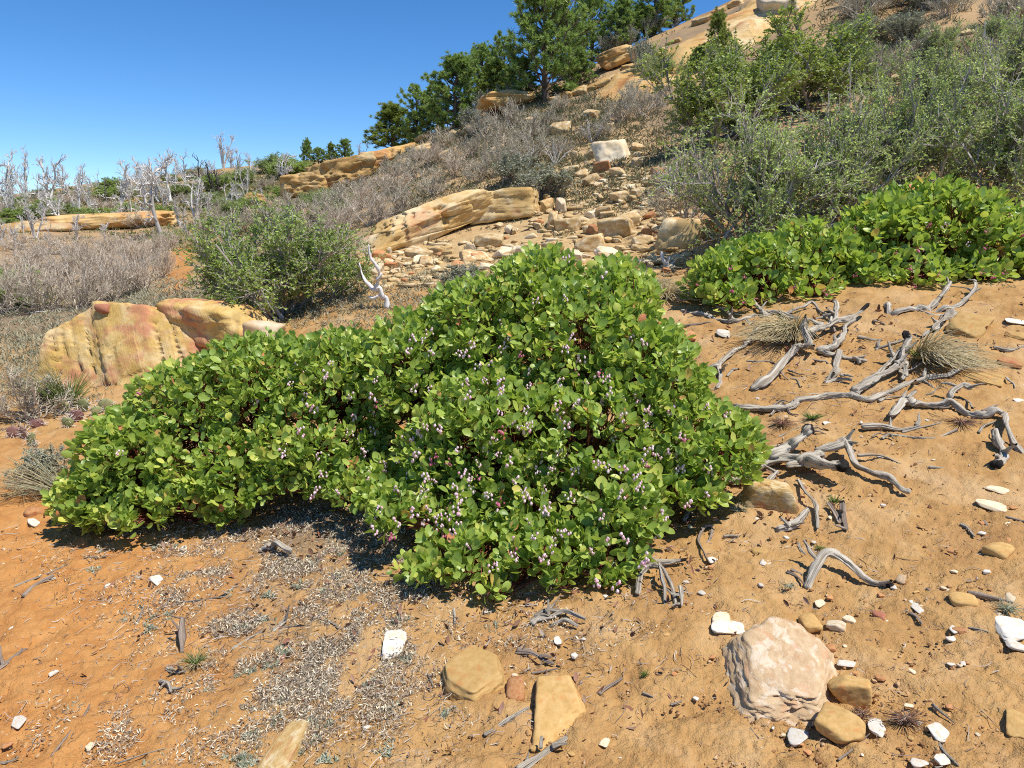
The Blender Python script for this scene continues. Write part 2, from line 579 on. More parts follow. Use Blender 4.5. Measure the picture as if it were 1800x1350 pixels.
M['wood_brown'] = mat_wood('brown_branch', (0.36, 0.29, 0.23), (0.22, 0.165, 0.125), (0.085, 0.06, 0.045))
M['straw'] = mat_leaf('dry_grass', [(0.0, (0.450, 0.362, 0.188)), (0.5, (0.625, 0.525, 0.300)), (1.0, (0.775, 0.688, 0.450))], 0.7, 0.2, (0.6, 0.5, 0.25), 0.2)
M['grass'] = mat_leaf('green_grass', [(0.0, (0.10, 0.17, 0.03)), (0.6, (0.17, 0.25, 0.055)), (1.0, (0.30, 0.33, 0.11))], 0.6, 0.3, (0.35, 0.5, 0.08), 0.2)
M['litter_twig'] = mat_plain('litter_twig', [(0.2, (0.10, 0.068, 0.05)), (0.45, (0.24, 0.18, 0.135)), (0.75, (0.50, 0.45, 0.38))], 0.9, 8)
M['litter_leaf'] = mat_leaf('litter_leaf', [(0.0, (0.10, 0.05, 0.03)), (0.4, (0.20, 0.11, 0.065)), (0.7, (0.30, 0.13, 0.075)), (1.0, (0.36, 0.30, 0.24))], 0.7, 0.1, (0.4, 0.2, 0.1), 0.2)
M['sandstone'] = mat_rock('yellow_sandstone', [(0.3, (0.440, 0.266, 0.088)), (0.5, (0.594, 0.395, 0.159)), (0.7, (0.682, 0.508, 0.260))], (0.45, 0.17, 0.07), 0.25, 0.8, (0.66, 0.53, 0.32), dist=0.02, bed=((0.1, 0.05, 1.0), 11.0))
M['sandstone_far'] = mat_rock('ledge_sandstone', [(0.3, (0.38, 0.215, 0.07)), (0.5, (0.54, 0.335, 0.125)), (0.7, (0.62, 0.44, 0.20))], (0.42, 0.17, 0.06), 0.3, 0.35, (0.66, 0.52, 0.30), (0.16, 0.115, 0.07), dist=0.04, bed=((0.08, 0.05, 1.0), 5.0))
M['boulder'] = mat_rock('stained_sandstone', world=True, base=[(0.3, (0.46, 0.285, 0.07)), (0.5, (0.60, 0.40, 0.135)), (0.7, (0.66, 0.48, 0.21))], stain=(0.46, 0.19, 0.105), stain_amt=0.68, sc=1.5, pale=(0.62, 0.47, 0.25), crust=(0.20, 0.125, 0.06), bump=0.55, dist=0.02, bed=((0.90, -0.12, 0.40), 14.0))
M['rubble'] = mat_rock('rubble_sandstone', [(0.3, (0.40, 0.26, 0.105)), (0.5, (0.53, 0.365, 0.17)), (0.7, (0.64, 0.50, 0.29))], (0.44, 0.19, 0.08), 0.2, 1.0, (0.66, 0.56, 0.38), (0.22, 0.17, 0.11), dist=0.006)
M['pink_rock'] = mat_rock('pale_pink_rock', [(0.3, (0.447, 0.288, 0.154)), (0.5, (0.549, 0.389, 0.224)), (0.7, (0.621, 0.475, 0.295))], (0.52, 0.30, 0.16), 0.3, 1.6, (0.66, 0.54, 0.40), None, 0.8, dist=0.005)
M['tan_stone'] = mat_rock('tan_stone', [(0.3, (0.42, 0.25, 0.085)), (0.5, (0.52, 0.325, 0.12)), (0.7, (0.58, 0.39, 0.17))], (0.50, 0.23, 0.08), 0.2, 1.2, None, None, 0.35, dist=0.0016)
M['orange_stone'] = mat_rock('orange_stone', [(0.3, (0.42, 0.19, 0.075)), (0.5, (0.52, 0.26, 0.11)), (0.7, (0.58, 0.34, 0.17))], (0.42, 0.13, 0.06), 0.3, 1.2, None, None, 0.4, dist=0.0016)
M['red_stone'] = mat_rock('red_stone', [(0.3, (0.30, 0.10, 0.055)), (0.5, (0.40, 0.155, 0.09)), (0.7, (0.48, 0.23, 0.14))], None, 0.3, 1.2, None, None, 0.4, dist=0.0016)
M['white_chip'] = mat_rock('white_stone', [(0.3, (0.565, 0.499, 0.404)), (0.5, (0.664, 0.622, 0.541)), (0.7, (0.714, 0.688, 0.631))], (0.60, 0.46, 0.30), 0.5, 1.3, None, None, 0.5, dist=0.0012)
M['cream_chip'] = mat_rock('cream_stone', [(0.3, (0.62, 0.47, 0.29)), (0.5, (0.72, 0.59, 0.40)), (0.7, (0.78, 0.68, 0.52))], (0.55, 0.38, 0.2), 0.3, 1.3, None, None, 0.5, dist=0.0012)
# ------------------------------------------------------------------ the ground
def build_ground():
    uc = np.concatenate([np.linspace(-3.2, -0.84, 26)[:-1], np.linspace(-0.84, 0.84, 520), np.linspace(0.84, 3.2, 26)[1:]])
    yr = np.concatenate([np.linspace(-3.0, 1.3, 16)[:-1], np.exp(np.linspace(math.log(1.3), math.log(6.0), 330))[:-1], np.exp(np.linspace(math.log(6.0), math.log(140), 230))])
    U, Yg = np.meshgrid(uc, yr)
    X = U * np.maximum(Yg, 1.3)
    Z = gz(X, Yg)
    P = np.stack([X, Yg, np.zeros_like(X)], -1)
    near = 1 - sstep(Yg, 6, 14)
    # clods and small hummocks
    n0 = fbm(P * 1.7, 2, 12)
    cl = fbm(P * 9.0, 4, 31)
    cr = np.abs(fbm(P * 22.0, 3, 77))
    Z = Z + near * (0.024 * cl - 0.010 * sstep(fbm(P * np.array((3.0, 7.0, 1)) + 3 * n0[..., None], 3, 61), 0.1, 0.5) - 0.006 * (1 - sstep(cr, 0.0, 0.10)) + 0.005 * fbm(P * 55.0, 2, 41))
    px, py, f = proj(np.stack([X, np.maximum(Yg, 1.4), np.where(Yg < 1.4, 0.0, Z)], -1))
    n = fbm(P * 0.8, 3, 9)
    # bare red soil at the lower left, tan soil at the right
    soil = np.clip(0.75 - (px - 150) / 900.0, 0, 1) * sstep(py, 640, 900)
    soil = np.where(Yg > 9, 0.14 + 0.3 * n, soil)
    soil = np.where(Yg > 22, 0.0 * soil + 0.1 * n, soil)
    trail = np.exp(-((px - (318 + 0.35 * (470 - py))) / 26.0) ** 2) * sstep(py, 425, 440) * (1 - sstep(py, 520, 545))
    soil = np.maximum(soil, trail)
    # litter: where plants shed, and over the shrubby hillside
    def blob(cx, cy, rx, ry):
        return np.exp(-(((px - cx) / rx) ** 2 + ((py - cy) / ry) ** 2))
    lit = 0.55 * blob(560, 920, 170, 70) + 0.36 * blob(450, 1080, 230, 140) + 0.34 * blob(560, 1240, 160, 150) + 0.5 * blob(950, 960, 260, 90)
    lit += 0.4 * blob(1330, 760, 120, 60) + 0.4 * blob(1500, 545, 330, 40) + 0.55 * blob(60, 580, 260, 50) + 0.3 * blob(700, 540, 250, 40)
    hill = sstep(Yg, 9, 14)
    lit += hill * (0.42 + 0.5 * n)
    lit *= (1 - 0.8 * trail)
    rub = np.clip(1.2 * blob(1040, 390, 150, 90) + 1.2 * blob(800, 455, 190, 42) + 0.7 * blob(1000, 300, 160, 60), 0, 1)
    lit -= 0.7 * rub
    nr, nc = X.shape
    i = np.arange(nr - 1)[:, None] * nc + np.arange(nc - 1)[None]
    Q = np.stack([i, i + 1, i + nc + 1, i + nc], -1).reshape(-1, 4)
    me = mesh_np('ground', np.stack([X, Yg, Z], -1).reshape(-1, 3), [Q], M['ground'], True,
                 {'soil': np.clip(soil, 0, 1).ravel(), 'litter': np.clip(lit, 0, 1).ravel(), 'rubble': rub.ravel(), 'hill': sstep(Yg, 8.5, 13).ravel()})
    o = obj('ground', me)
    o['kind'] = 'structure'
build_ground()
# ------------------------------------------------------------------ rocks
import bmesh
_ico = {}
def ico(sub):
    if sub not in _ico:
        bm = bmesh.new()
        bmesh.ops.create_icosphere(bm, subdivisions=sub, radius=1.0)
        bm.verts.ensure_lookup_table()
        V = np.array([v.co[:] for v in bm.verts])
        F = np.array([[v.index for v in f.verts] for f in bm.faces])
        bm.free()
        _ico[sub] = (nrm(V), F)
    return _ico[sub]

def rock_verts(seed, sub, planes=None, npl=9, hard=16.0, rough=0.05, freq=2.2, scale=(1, 1, 1), strata=None, flat=None, pits=0.0):
    """a polyhedral stone: rounded intersection of half spaces, roughened; strata = (axis, count, depth)"""
    rng = np.random.default_rng(seed)
    D, F = ico(sub)
    if planes is None:
        N = rdir(rng, npl)
        N = np.concatenate([N, [(0, 0, 1), (0, 0, -1), (1, 0, 0), (-1, 0, 0), (0, 1, 0), (0, -1, 0)]])
        d = np.concatenate([rng.uniform(0.72, 1.0, npl), rng.uniform(0.8, 1.0, 6)])
    else:
        N = nrm(np.array([p[:3] for p in planes]))
        d = np.array([p[3] for p in planes])
    k = np.maximum(D @ N.T, 0) / d[None]
    r = (k ** hard).sum(1) ** (-1.0 / hard)
    V = D * r[:, None]
    off = rng.uniform(-50, 50, 3)
    V = V * (1 + rough * fbm(V * freq + off, 5, seed)[:, None])
    V = V * np.array(scale)
    if strata is not None:
        ax, cnt, dep = strata
        ax = nrm(np.array(ax, float))
        c = V @ ax * cnt + 0.22 * fbm(V * 1.2 + off, 3, seed + 3)
        cell = np.floor(c)
        fr = c - cell
        step = _h(cell.astype(np.int64), np.zeros(len(c), np.int64), np.zeros(len(c), np.int64), seed)
        groove = np.exp(-(np.minimum(fr, 1 - fr) / 0.045) ** 2)
        out = V - ax * (V @ ax)[:, None]
        V = V + nrm(out) * (dep * (0.6 * step * (1 - groove) - 0.9 * groove))[:, None]
    if pits:
        pn = fbm(V * 5.0 + off, 3, seed + 8)
        V = V - nrm(V) * (pits * sstep(pn, 0.15, 0.5))[:, None]
    return V, F

def ground_frame(x, y, e=0.08):
    zx = float(gz(x + e, y) - gz(x - e, y)) / (2 * e)
    zy = float(gz(x, y + e) - gz(x, y - e)) / (2 * e)
    n = nrm(np.array((-zx, -zy, 1.0)))
    return n

def mat4(X, Y, Z, P, s=(1, 1, 1)):
    m = np.eye(4)
    m[:3, 0] = X * s[0]; m[:3, 1] = Y * s[1]; m[:3, 2] = Z * s[2]; m[:3, 3] = P
    return m

def frame_up(up, yaw):
    h = np.array((math.cos(yaw), math.sin(yaw), 0.0))
    Y = nrm(np.cross(up, h)); X = np.cross(Y, up)
    return X, Y, up

STONE = {}
def stone_variants():
    for i in range(7):
        V, F = rock_verts(500 + i, 4, npl=9, hard=70, rough=0.08, freq=2.8)
        STONE['block', i] = (V, F)
    for i in range(7):
        V, F = rock_verts(600 + i, 3, npl=6, hard=9, rough=0.05, freq=1.6)
        STONE['round', i] = (V, F)
    for i in range(8):
        rng = np.random.default_rng(700 + i)
        n = 6
        a = np.sort(rng.uniform(0, 2 * math.pi, n))
        pl = [(math.cos(t), math.sin(t), rng.uniform(-0.3, 0.3), rng.uniform(0.6, 1.0)) for t in a] + [(0, 0.1, 1, 0.9), (0.1, 0, -1, 0.9)]
        pl += [(math.cos(t), math.sin(t), 0.2, 1.05) for t in np.arange(4) * 1.57]
        V, F = rock_verts(700 + i, 3, planes=pl, hard=30, rough=0.05, freq=2.0)
        STONE['chip', i] = (V, F)
stone_variants()
_smesh = {}
def stone_mesh(kind, i, matname):
    k = (kind, i, matname)
    if k not in _smesh:
        V, F = STONE[kind, i]
        _smesh[k] = mesh_np('stone', V, [F], M[matname], True)
    return _smesh[k]

def stone(px, py, w, h, matname, label, cat='stone', name='stone', kind='round', var=0, hgt=0.45, yaw=None, group=None, sink=0.35, mesh=None, tilt=0.0):
    g = ground_at(px, py)
    dep = g[1] * CP - (g[2] - ZC) * SP
    m = dep / FPX
    W = w * m
    Hm = hgt * min(W, 1.6 * h * m)
    up = ground_frame(g[0], g[1])
    view = nrm(np.array((0, 0, ZC)) - g)
    sn = max(0.15, float(view @ up)); cs = math.sqrt(1 - min(1, sn) ** 2)
    L = (h * m - (1 - sink) * Hm * cs) / sn
    L = float(np.clip(L, 0.45 * W, 2.2 * W))
    rng = random.Random(int(px * 31 + py))
    if yaw is None:
        yaw = rng.uniform(-0.35, 0.35) + rng.choice((0, math.pi))
    yaw = yaw - math.atan2(g[0], g[1])          # long side across the line of sight
    if tilt:
        up = nrm(up + np.array((1.0, 0.2 * math.sin(yaw), 0)) * tilt)
    X, Y, Z = frame_up(up, yaw)
    P = g + up * Hm * (0.5 - sink)
    me = mesh if mesh is not None else stone_mesh(kind, var % (8 if kind == 'chip' else 7), matname)
    o = obj(name, me, mat4=mat4(X, Y, Z, P, (W / 2, L / 2, Hm / 2)))
    return tag(o, label, cat, group)

def rock_between(A, B, hh, hd, name, label, matname, seed, sub=5, cat='rock', up=(0, 0, 1), ext=1.05, group=None, **kw):
    A = np.array(A); B = np.array(B)
    X = B - A
    half = np.linalg.norm(X) / 2 * ext
    X = nrm(X); Y = nrm(np.cross(np.array(up, float), X)); Z = np.cross(X, Y)
    V, F = rock_verts(seed, sub, scale=(half, hd, hh), **kw)
    me = mesh_np(name, V, [F], M[matname], True)
    o = obj(name, me, mat4=mat4(X, Y, Z, (A + B) / 2))
    return tag(o, label, cat, group)

def boulder(P, scale, rot, name, label, matname, seed, sub=5, cat='boulder', group=None, **kw):
    V, F = rock_verts(seed, sub, scale=scale, **kw)
    me = mesh_np(name, V, [F], M[matname], True)
    o = obj(name, me, loc=P)
    o.rotation_euler = rot
    return tag(o, label, cat, group)

# --- the stained boulder behind the manzanita, at the left
def bedded_boulder():
    """angular block whose beds stand on edge, leaning left: each bed ends at its own depth, cracks between some"""
    pl = [(-0.16, -0.86, 0.48, .60), (-0.97, -0.15, 0.12, .90), (0.10, 0.15, 1, .80), (-.60, -.1, .75, .90), (0.96, -.1, .25, .97), (0, 1, 0.1, .9), (0, 0, -1, 1), (0.34, -0.78, 0.52, .70), (-.1, -1, -.15, .82), (.4, .0, .92, .86)]
    V, F = rock_verts(11, 6, planes=pl, hard=70, rough=0.05, freq=2.4, scale=(1.06, 0.62, 0.74))
    a = nrm(np.array((0.90, -0.10, 0.42)))
    s1 = V @ a
    z = np.zeros(len(V))
    c = s1 * 6.0 + 1.1 * vnoise(np.stack([s1 * 4.3, z, z], -1), 5) + 0.10 * fbm(V * 3.0, 2, 6)
    cell = np.floor(c); fr = c - cell
    zi = np.zeros(len(V), np.int64)
    stp = _h(cell.astype(np.int64), zi, zi, 71)
    crack = (_h(cell.astype(np.int64), zi + 3, zi, 72) > -0.1) * np.exp(-(fr / 0.07) ** 2)
    out = nrm(V - a * s1[:, None])
    dep = 0.042 * stp - 0.060 * crack + 0.014 * fbm(V * 9.0, 4, 8)
    # broken cross joints
    t = V @ np.array((-0.42, 0.1, 0.9)) + 0.15 * stp
    jn = t * 3.1 + stp * 2.0
    dep = dep + 0.016 * _h(np.floor(jn).astype(np.int64), cell.astype(np.int64), zi, 73)
    V = V + out * dep[:, None]
    base = ground_at(235, 706)
    me = mesh_np('sandstone_boulder', V + at(248, 640, 7.5) - base, [F], M['boulder'], True)
    tag(obj('sandstone_boulder', me, loc=base), 'big yellow sandstone boulder with red stains behind the left end of the shrub', 'boulder')
bedded_boulder()
for (px, py, Y, r, lab) in ((182, 543, 7.35, .075, 'red knob of stone on the left top of the stained boulder'), (262, 552, 7.4, .06, 'small red stone on the middle of the stained boulder'), (338, 556, 7.7, .06, 'small red stone at the right end of the stained boulder')):
    V, F = rock_verts(int(px), 3, npl=7, hard=14, rough=0.12, scale=(r, r, r * .8))
    tag(obj('stone', mesh_np('stone', V, [F], M['red_stone'], True), loc=at(px, py, Y)), lab, 'stone')
rock_between(at(300, 556, 7.7), at(478, 582, 7.4), 0.25, 0.42, 'sandstone_rock', 'low pale sandstone slab running right from the stained boulder', 'boulder', 12, 5, npl=7, hard=14, rough=0.16, freq=3.0, strata=((0.5, 0.5, 0.8), 5.0, 0.03))
rock_between(at(440, 578, 7.15), at(496, 588, 7.1), 0.12, 0.2, 'sandstone_rock', 'cream rounded rock at the right end of the low slab', 'cream_chip', 13, 4, npl=5, hard=9, rough=0.08)
# --- the leaning slab and block on the rubble slope
rock_between(at(662, 423, 11.5), at(868, 345, 12.6), 0.31, 0.42, 'sandstone_rock', 'long sandstone slab leaning down left on the rubble slope', 'sandstone', 21, 6, ext=1.0,
             planes=[(0, 0.2, 1, 0.85), (0.1, -0.95, -0.25, 0.8), (-0.9, -0.1, 0.5, 0.95), (0.9, 0, 0.3, 0.95), (0, 1, 0, 0.9), (0.2, 0, -1, 0.8), (0.5, 0.1, 0.9, 0.95), (-0.3, -0.6, 0.8, 0.88)],
             hard=22, rough=0.14, freq=2.2, strata=((0.1, 0.0, 1.0), 5.5, 0.028), pits=0.09)
rock_between(at(838, 368, 12.6), at(946, 352, 12.4), 0.29, 0.42, 'sandstone_block', 'squarish layered sandstone block right of the long leaning slab', 'sandstone', 22, 5, ext=1.0,
             planes=[(0.1, 0, 1, 0.85), (0, -1, 0.15, 0.85), (-1, 0, 0.2, 0.9), (1, 0, 0.0, 0.92), (0, 1, 0, 0.9), (0, 0, -1, 0.9), (-0.5, -0.2, 0.85, 0.9)],
             hard=24, rough=0.12, freq=2.2, strata=((0.12, 0.0, 1.0), 8.0, 0.025))
boulder(at(1079, 277, 15.4), (0.38, 0.38, 0.40), (0.1, -0.42, 0.25), 'sandstone_boulder', 'pale blocky boulder standing alone above the rubble slope', 'cream_chip', 23, 5,
        planes=[(-0.35, -0.65, 0.65, 0.75), (0.3, 0, 1, 0.85), (0.8, -0.55, 0.0, 0.8), (0, 1, 0, .9), (0, 0, -1, 0.9), (-0.9, 0.3, 0, 0.95), (0.9, 0.4, 0.3, 0.9), (-.7, -.2, .7, .92), (.5, -.6, .6, .95)], hard=34, rough=0.10, freq=2.4)
# --- cliffs and ledges on the skyline at the left of the pines
LB = 'yellow sandstone ledge block below the skyline pines, '
rock_between(at(490, 330, 27.0), at(570, 322, 27.6), 0.42, 0.9, 'sandstone_outcrop', LB + 'lowest at its left end', 'sandstone_far', 31, 5, npl=5, hard=14, rough=0.16, freq=2.5, strata=((0.1, 0, 1), 2.6, 0.05), pits=0.1)
rock_between(at(545, 318, 28.0), at(660, 296, 29.0), 0.62, 1.1, 'sandstone_outcrop', LB + 'long middle piece', 'sandstone_far', 32, 5, npl=5, hard=14, rough=0.18, freq=2.5, strata=((0.1, 0, 1), 2.6, 0.05), pits=0.14)
rock_between(at(630, 294, 29.5), at(738, 268, 30.0), 0.52, 1.0, 'sandstone_outcrop', LB + 'highest at its right end', 'sandstone_far', 33, 5, npl=5, hard=14, rough=0.16, freq=2.5, strata=((0.1, 0, 1), 2.6, 0.05), pits=0.12)
for k, (a, b, w, hh, lab) in enumerate(((430, 372, 486, .22, 'bottom'), (440, 358, 480, .2, 'middle'), (432, 345, 468, .16, 'top'))):
    rock_between(at(a, b, 29.5), at(w, b + 3, 29.5), hh, 0.5, 'sandstone_rock', lab + ' layer of the small stacked outcrop left of the ledge', 'sandstone_far', 36 + k, 4, npl=5, hard=14, rough=0.12)
rock_between(at(-20, 412, 37.0), at(150, 398, 38.0), 0.55, 2.2, 'sandstone_rock', 'low orange slickrock slab behind the left thicket, at the picture edge', 'sandstone_far', 41, 5, npl=4, hard=8, rough=0.12, freq=2.0)
rock_between(at(100, 396, 38.5), at(295, 385, 39.0), 0.52, 2.2, 'sandstone_rock', 'rounded yellow slickrock slab among the dead trees', 'sandstone_far', 42, 5, npl=4, hard=8, rough=0.12, freq=2.0)

# --- slickrock sheet high on the slope
def slab_patch(poly_a, poly_b, name, label, matname, thick, seed):
    """rock sheet between two edges given as pixel rows, lying on the hillside"""
    n, mth = 70, 24
    def edge(poly):
        pts = np.array([ground_at(*p) for p in poly])
        d = np.concatenate([[0], np.cumsum(np.linalg.norm(np.diff(pts[:, :2], axis=0), axis=1))])
        t = np.linspace(0, d[-1], n)
        return np.stack([np.interp(t, d, pts[:, k]) for k in range(3)], -1)
    A, B = edge(poly_a), edge(poly_b)
    t = np.linspace(0, 1, mth)[None, :, None]
    P = A[:, None] * (1 - t) + B[:, None] * t
    wob = fbm(P * 0.7, 3, seed)[..., None]
    P[..., 2] = gz(P[..., 0], P[..., 1])
    s = np.linspace(0, 1, n)[:, None]
    tt = np.linspace(0, 1, mth)[None]
    env = np.minimum(np.minimum(tt, 1 - tt) * 6, 1) * np.minimum(np.minimum(s, 1 - s) * 10, 1)
    lay = np.floor((tt + 0.25 * wob[..., 0]) * 6)
    P[..., 2] += thick * (env * (0.55 + 0.35 * wob[..., 0] + 0.14 * (lay % 2)) - 0.25 * (env < 0.02))
    i = np.arange(n - 1)[:, None] * mth + np.arange(mth - 1)[None]
    Q = np.stack([i, i + 1, i + mth + 1, i + mth], -1).reshape(-1, 4)
    base = P.reshape(-1, 3).mean(0)
    me = mesh_np(name, P.reshape(-1, 3) - base, [Q], M[matname], True)
    return tag(obj(name, me, loc=base), label, 'rock')
slab_patch([(1030, 172), (1140, 118), (1250, 55), (1360, -20)], [(1075, 182), (1200, 150), (1330, 80), (1450, -5)], 'slickrock_sheet', 'smooth tan slickrock sheet high on the slope under the skyline pines', 'sandstone_far', 0.55, 5)

def hill_rocks(lst, matname, label, group, kind='block', name='rock', hgt=0.6):
    for k, (px, py, w, h) in enumerate(lst):
        stone(px, py, w, h, matname, label, 'rock', name, kind, k * 3 + int(px), hgt, group=group, sink=0.25)

rock_between(at(1050, 112, 27.5), at(1112, 88, 28.0), 0.34, 0.6, 'sandstone_outcrop', 'tan angular outcrop above the slickrock sheet beside the skyline pines', 'sandstone_far', 71, 5, npl=12, hard=50, rough=0.14, freq=2.5, strata=((0.1, 0, 1), 3.0, 0.05))
rock_between(at(838, 182, 25.4), at(935, 170, 25.8), 0.30, 0.8, 'sandstone_outcrop', 'overhanging sandstone ledge at the foot of the biggest skyline pine', 'sandstone_far', 72, 5, npl=12, hard=50, rough=0.16, freq=2.5, strata=((0.1, 0, 1), 3.0, 0.06))
hill_rocks([(1362, 28, 52, 66)], 'cream_chip', 'upright cream rock at the top of the slickrock sheet', None, hgt=1.0)
hill_rocks([(1062, 150, 34, 16), (1085, 138, 30, 14), (1040, 158, 26, 14), (1105, 122, 36, 12), (1020, 165, 30, 18), (995, 172, 26, 14), (1130, 104, 28, 10), (1160, 92, 24, 10), (1185, 75, 30, 10), (1235, 40, 40, 14), (1290, 12, 40, 16), (1265, 22, 30, 12), (985, 160, 22, 16), (975, 178, 26, 12)],
           'sandstone_far', 'small tan rock on the broken edge of the slickrock sheet', 'rocks along the slickrock edge')
hill_rocks([(745, 232, 34, 20), (790, 278, 40, 20), (742, 272, 44, 22), (708, 290, 30, 16), (838, 212, 40, 16), (822, 232, 30, 14), (795, 240, 34, 14), (985, 232, 40, 24), (1040, 205, 26, 18), (876, 268, 28, 16), (1045, 275, 34, 22), (1003, 302, 30, 14), (1025, 310, 26, 18), (1120, 262, 24, 18), (700, 320, 22, 12), (850, 190, 34, 16), (905, 200, 26, 14), (930, 215, 24, 12), (1070, 225, 22, 12), (1110, 210, 18, 12), (1125, 290, 30, 20), (865, 230, 20, 12)],
           'rubble', 'tan rock half buried among the scrub on the open hillside', 'rocks on the open hillside')
hill_rocks([(1585, 140, 36, 18), (1600, 148, 26, 14), (1660, 138, 22, 10), (1540, 120, 26, 12), (1755, 110, 30, 20), (1650, 172, 24, 12), (1480, 195, 24, 10), (1470, 178, 20, 10), (1500, 330, 24, 16), (1510, 318, 26, 14), (1490, 345, 30, 14), (1560, 300, 22, 12), (1610, 240, 20, 10), (1700, 60, 22, 10), (1640, 60, 20, 10), (1765, 150, 20, 12)],
           'rubble', 'tan rock showing between the loose green shrubs at the right', 'rocks between the right hand shrubs')
boulder(ground_at(1200, 425) + np.array((0, 0, 0.05)), (0.42, 0.4, 0.26), (0, 0, 0.4), 'sandstone_boulder', 'rounded tan boulder half under the loose shrub beside the rubble', 'rubble', 51, 4, npl=7, hard=10, rough=0.1, pits=0.04)

# --- rubble fan: countable stones
def rubble():
    rng = random.Random(4)
    zones = [((930, 1190), (300, 480), 150), ((640, 950), (395, 500), 95), ((1000, 1180), (270, 330), 22)]
    k = 0
    for (x0, x1), (y0, y1), n in zones:
        for _ in range(n):
            px, py = rng.uniform(x0, x1), rng.uniform(y0, y1)
            if px < 940 and py < 470 - 0.18 * (px - 640) + 0 and py < 440 and px < 870:
                py = rng.uniform(438, 500)
            w = rng.choice((12, 14, 16, 18, 22, 26, 34, 46)) * rng.uniform(0.8, 1.15) * (0.55 + 0.5 * (py - 260) / 220)
            mt = rng.choice(('rubble', 'rubble', 'rubble', 'sandstone', 'cream_chip', 'orange_stone'))
            sz = 'large' if w > 27 else 'middling' if w > 15 else 'small'
            cn = {'rubble': 'tan', 'sandstone': 'yellow', 'cream_chip': 'cream', 'orange_stone': 'orange'}[mt]
            wh = 'in the upper rubble fan right of the squarish block' if px > 930 and py < 390 else 'in the lower rubble fan right of the squarish block' if px > 930 else 'in the rubble below the leaning slab'
            stone(px, py, w, w * rng.uniform(0.4, 0.65), mt, '%s %s angular stone %s' % (sz, cn, wh), 'stone', 'stone', 'block', k, rng.uniform(0.45, 0.8), rng.uniform(0, 6.28), 'stones of the rubble fan', 0.2, tilt=rng.uniform(0, 0.35))
            k += 1
    for px, py, w, h, lab in ((1085, 415, 70, 34, 'largest tan block at the front of the rubble fan'), (1040, 440, 60, 30, 'dark shadowed block at the near edge of the rubble fan'), (1105, 400, 50, 26, 'tilted block stacked behind the largest rubble block'), (1000, 405, 50, 24, 'broad flat rubble stone in the middle of the fan'), (860, 432, 56, 22, 'flat pale rubble stone below the leaning slab')):
        stone(px, py, w, h, 'rubble', lab, 'stone', 'stone', 'block', int(px), 0.75, None, None, 0.2)
rubble()
def rubble_fill():
    r = np.random.default_rng(19)
    base, F = ico(2)
    P = []
    for (x0, x1, y0, y1, n) in ((930, 1200, 290, 485, 520), (640, 950, 425, 505, 380), (1150, 1215, 400, 470, 60)):
        for px, py in zip(r.uniform(x0, x1, n), r.uniform(y0, y1, n)):
            P.append(ground_at(px, py))
    P = np.array(P)
    n = len(P)
    sc = r.uniform(0.02, 0.075, (n, 1, 1)) * np.stack([r.uniform(.8, 1.6, n), r.uniform(.7, 1.3, n), r.uniform(.35, .7, n)], -1)[:, None]
    N = rdir(r, 12)
    V = np.empty((n, len(base), 3))
    for k in range(8):
        kk = np.maximum(base @ rdir(r, 12).T, 0) / r.uniform(.75, 1, 12)[None]
        sh = base * ((kk ** 14).sum(1) ** (-1 / 14.))[:, None]
        V[k::8] = sh
    a = r.uniform(0, 6.28, n)
    c, s = np.cos(a)[:, None], np.sin(a)[:, None]
    V = V * sc
    V = np.stack([V[..., 0] * c - V[..., 1] * s, V[..., 0] * s + V[..., 1] * c, V[..., 2]], -1) + P[:, None]
    Q = (F[None] + (np.arange(n) * len(base))[:, None, None]).reshape(-1, 3)
    tag(obj('rubble', mesh_np('rubble', V.reshape(-1, 3), [Q], M['rubble_fine'], True)), 'small broken stone filling the rubble fan', 'rubble', kind='stuff')
M['rubble_fine'] = mat_plain('rubble_fine', [(0.25, (0.36, 0.22, 0.09)), (0.5, (0.52, 0.37, 0.18)), (0.75, (0.66, 0.54, 0.35))], 0.9, 6, 0.5)
rubble_fill()

# --- stones lying on the bare soil in front
def big_stone(px, py, w, h, matname, label, seed, hgt, sub=5, yaw=0.0, sink=0.3, name='stone', **kw):
    V, F = rock_verts(seed, sub, **kw)
    me = mesh_np(name, V, [F], M[matname], True)
    return stone(px, py, w, h, matname, label, 'stone', name, 'round', 0, hgt, yaw, None, sink, me)

big_stone(1370, 1175, 158, 186, 'pink_rock', 'large pale pink rough rock on the bare soil', 61, 0.38, 6, 0.1, 0.22,
          planes=[(0.25, -0.3, 1, 0.7), (-0.9, -0.25, 0.3, 0.88), (0.9, -0.3, 0.2, 0.9), (0.75, 0.6, 0.4, 0.88), (-0.55, 0.8, 0.3, 0.85), (0.1, -0.95, 0.2, 0.9), (0, 0, -1, 0.9), (-0.3, -0.6, 0.8, 0.85), (0.5, 0.1, 0.9, 0.8), (0.0, 1, 0.1, .95)], hard=20, rough=0.12, freq=3.0, pits=0.03)
big_stone(832, 1190, 112, 100, 'tan_stone', 'flat tan hexagonal stone, left one of the foreground pair', 62, 0.3, 5, 0.0, 0.3,
          planes=[(0, 0, 1, 0.8)] + [(math.cos(a), math.sin(a), 0.1, 0.88) for a in (0.1, 1.0, 2.3, 3.3, 4.1, 5.4)] + [(0, 0, -1, 0.9), (-0.7, -0.6, 0.3, 0.98)], hard=22, rough=0.09, freq=1.9)
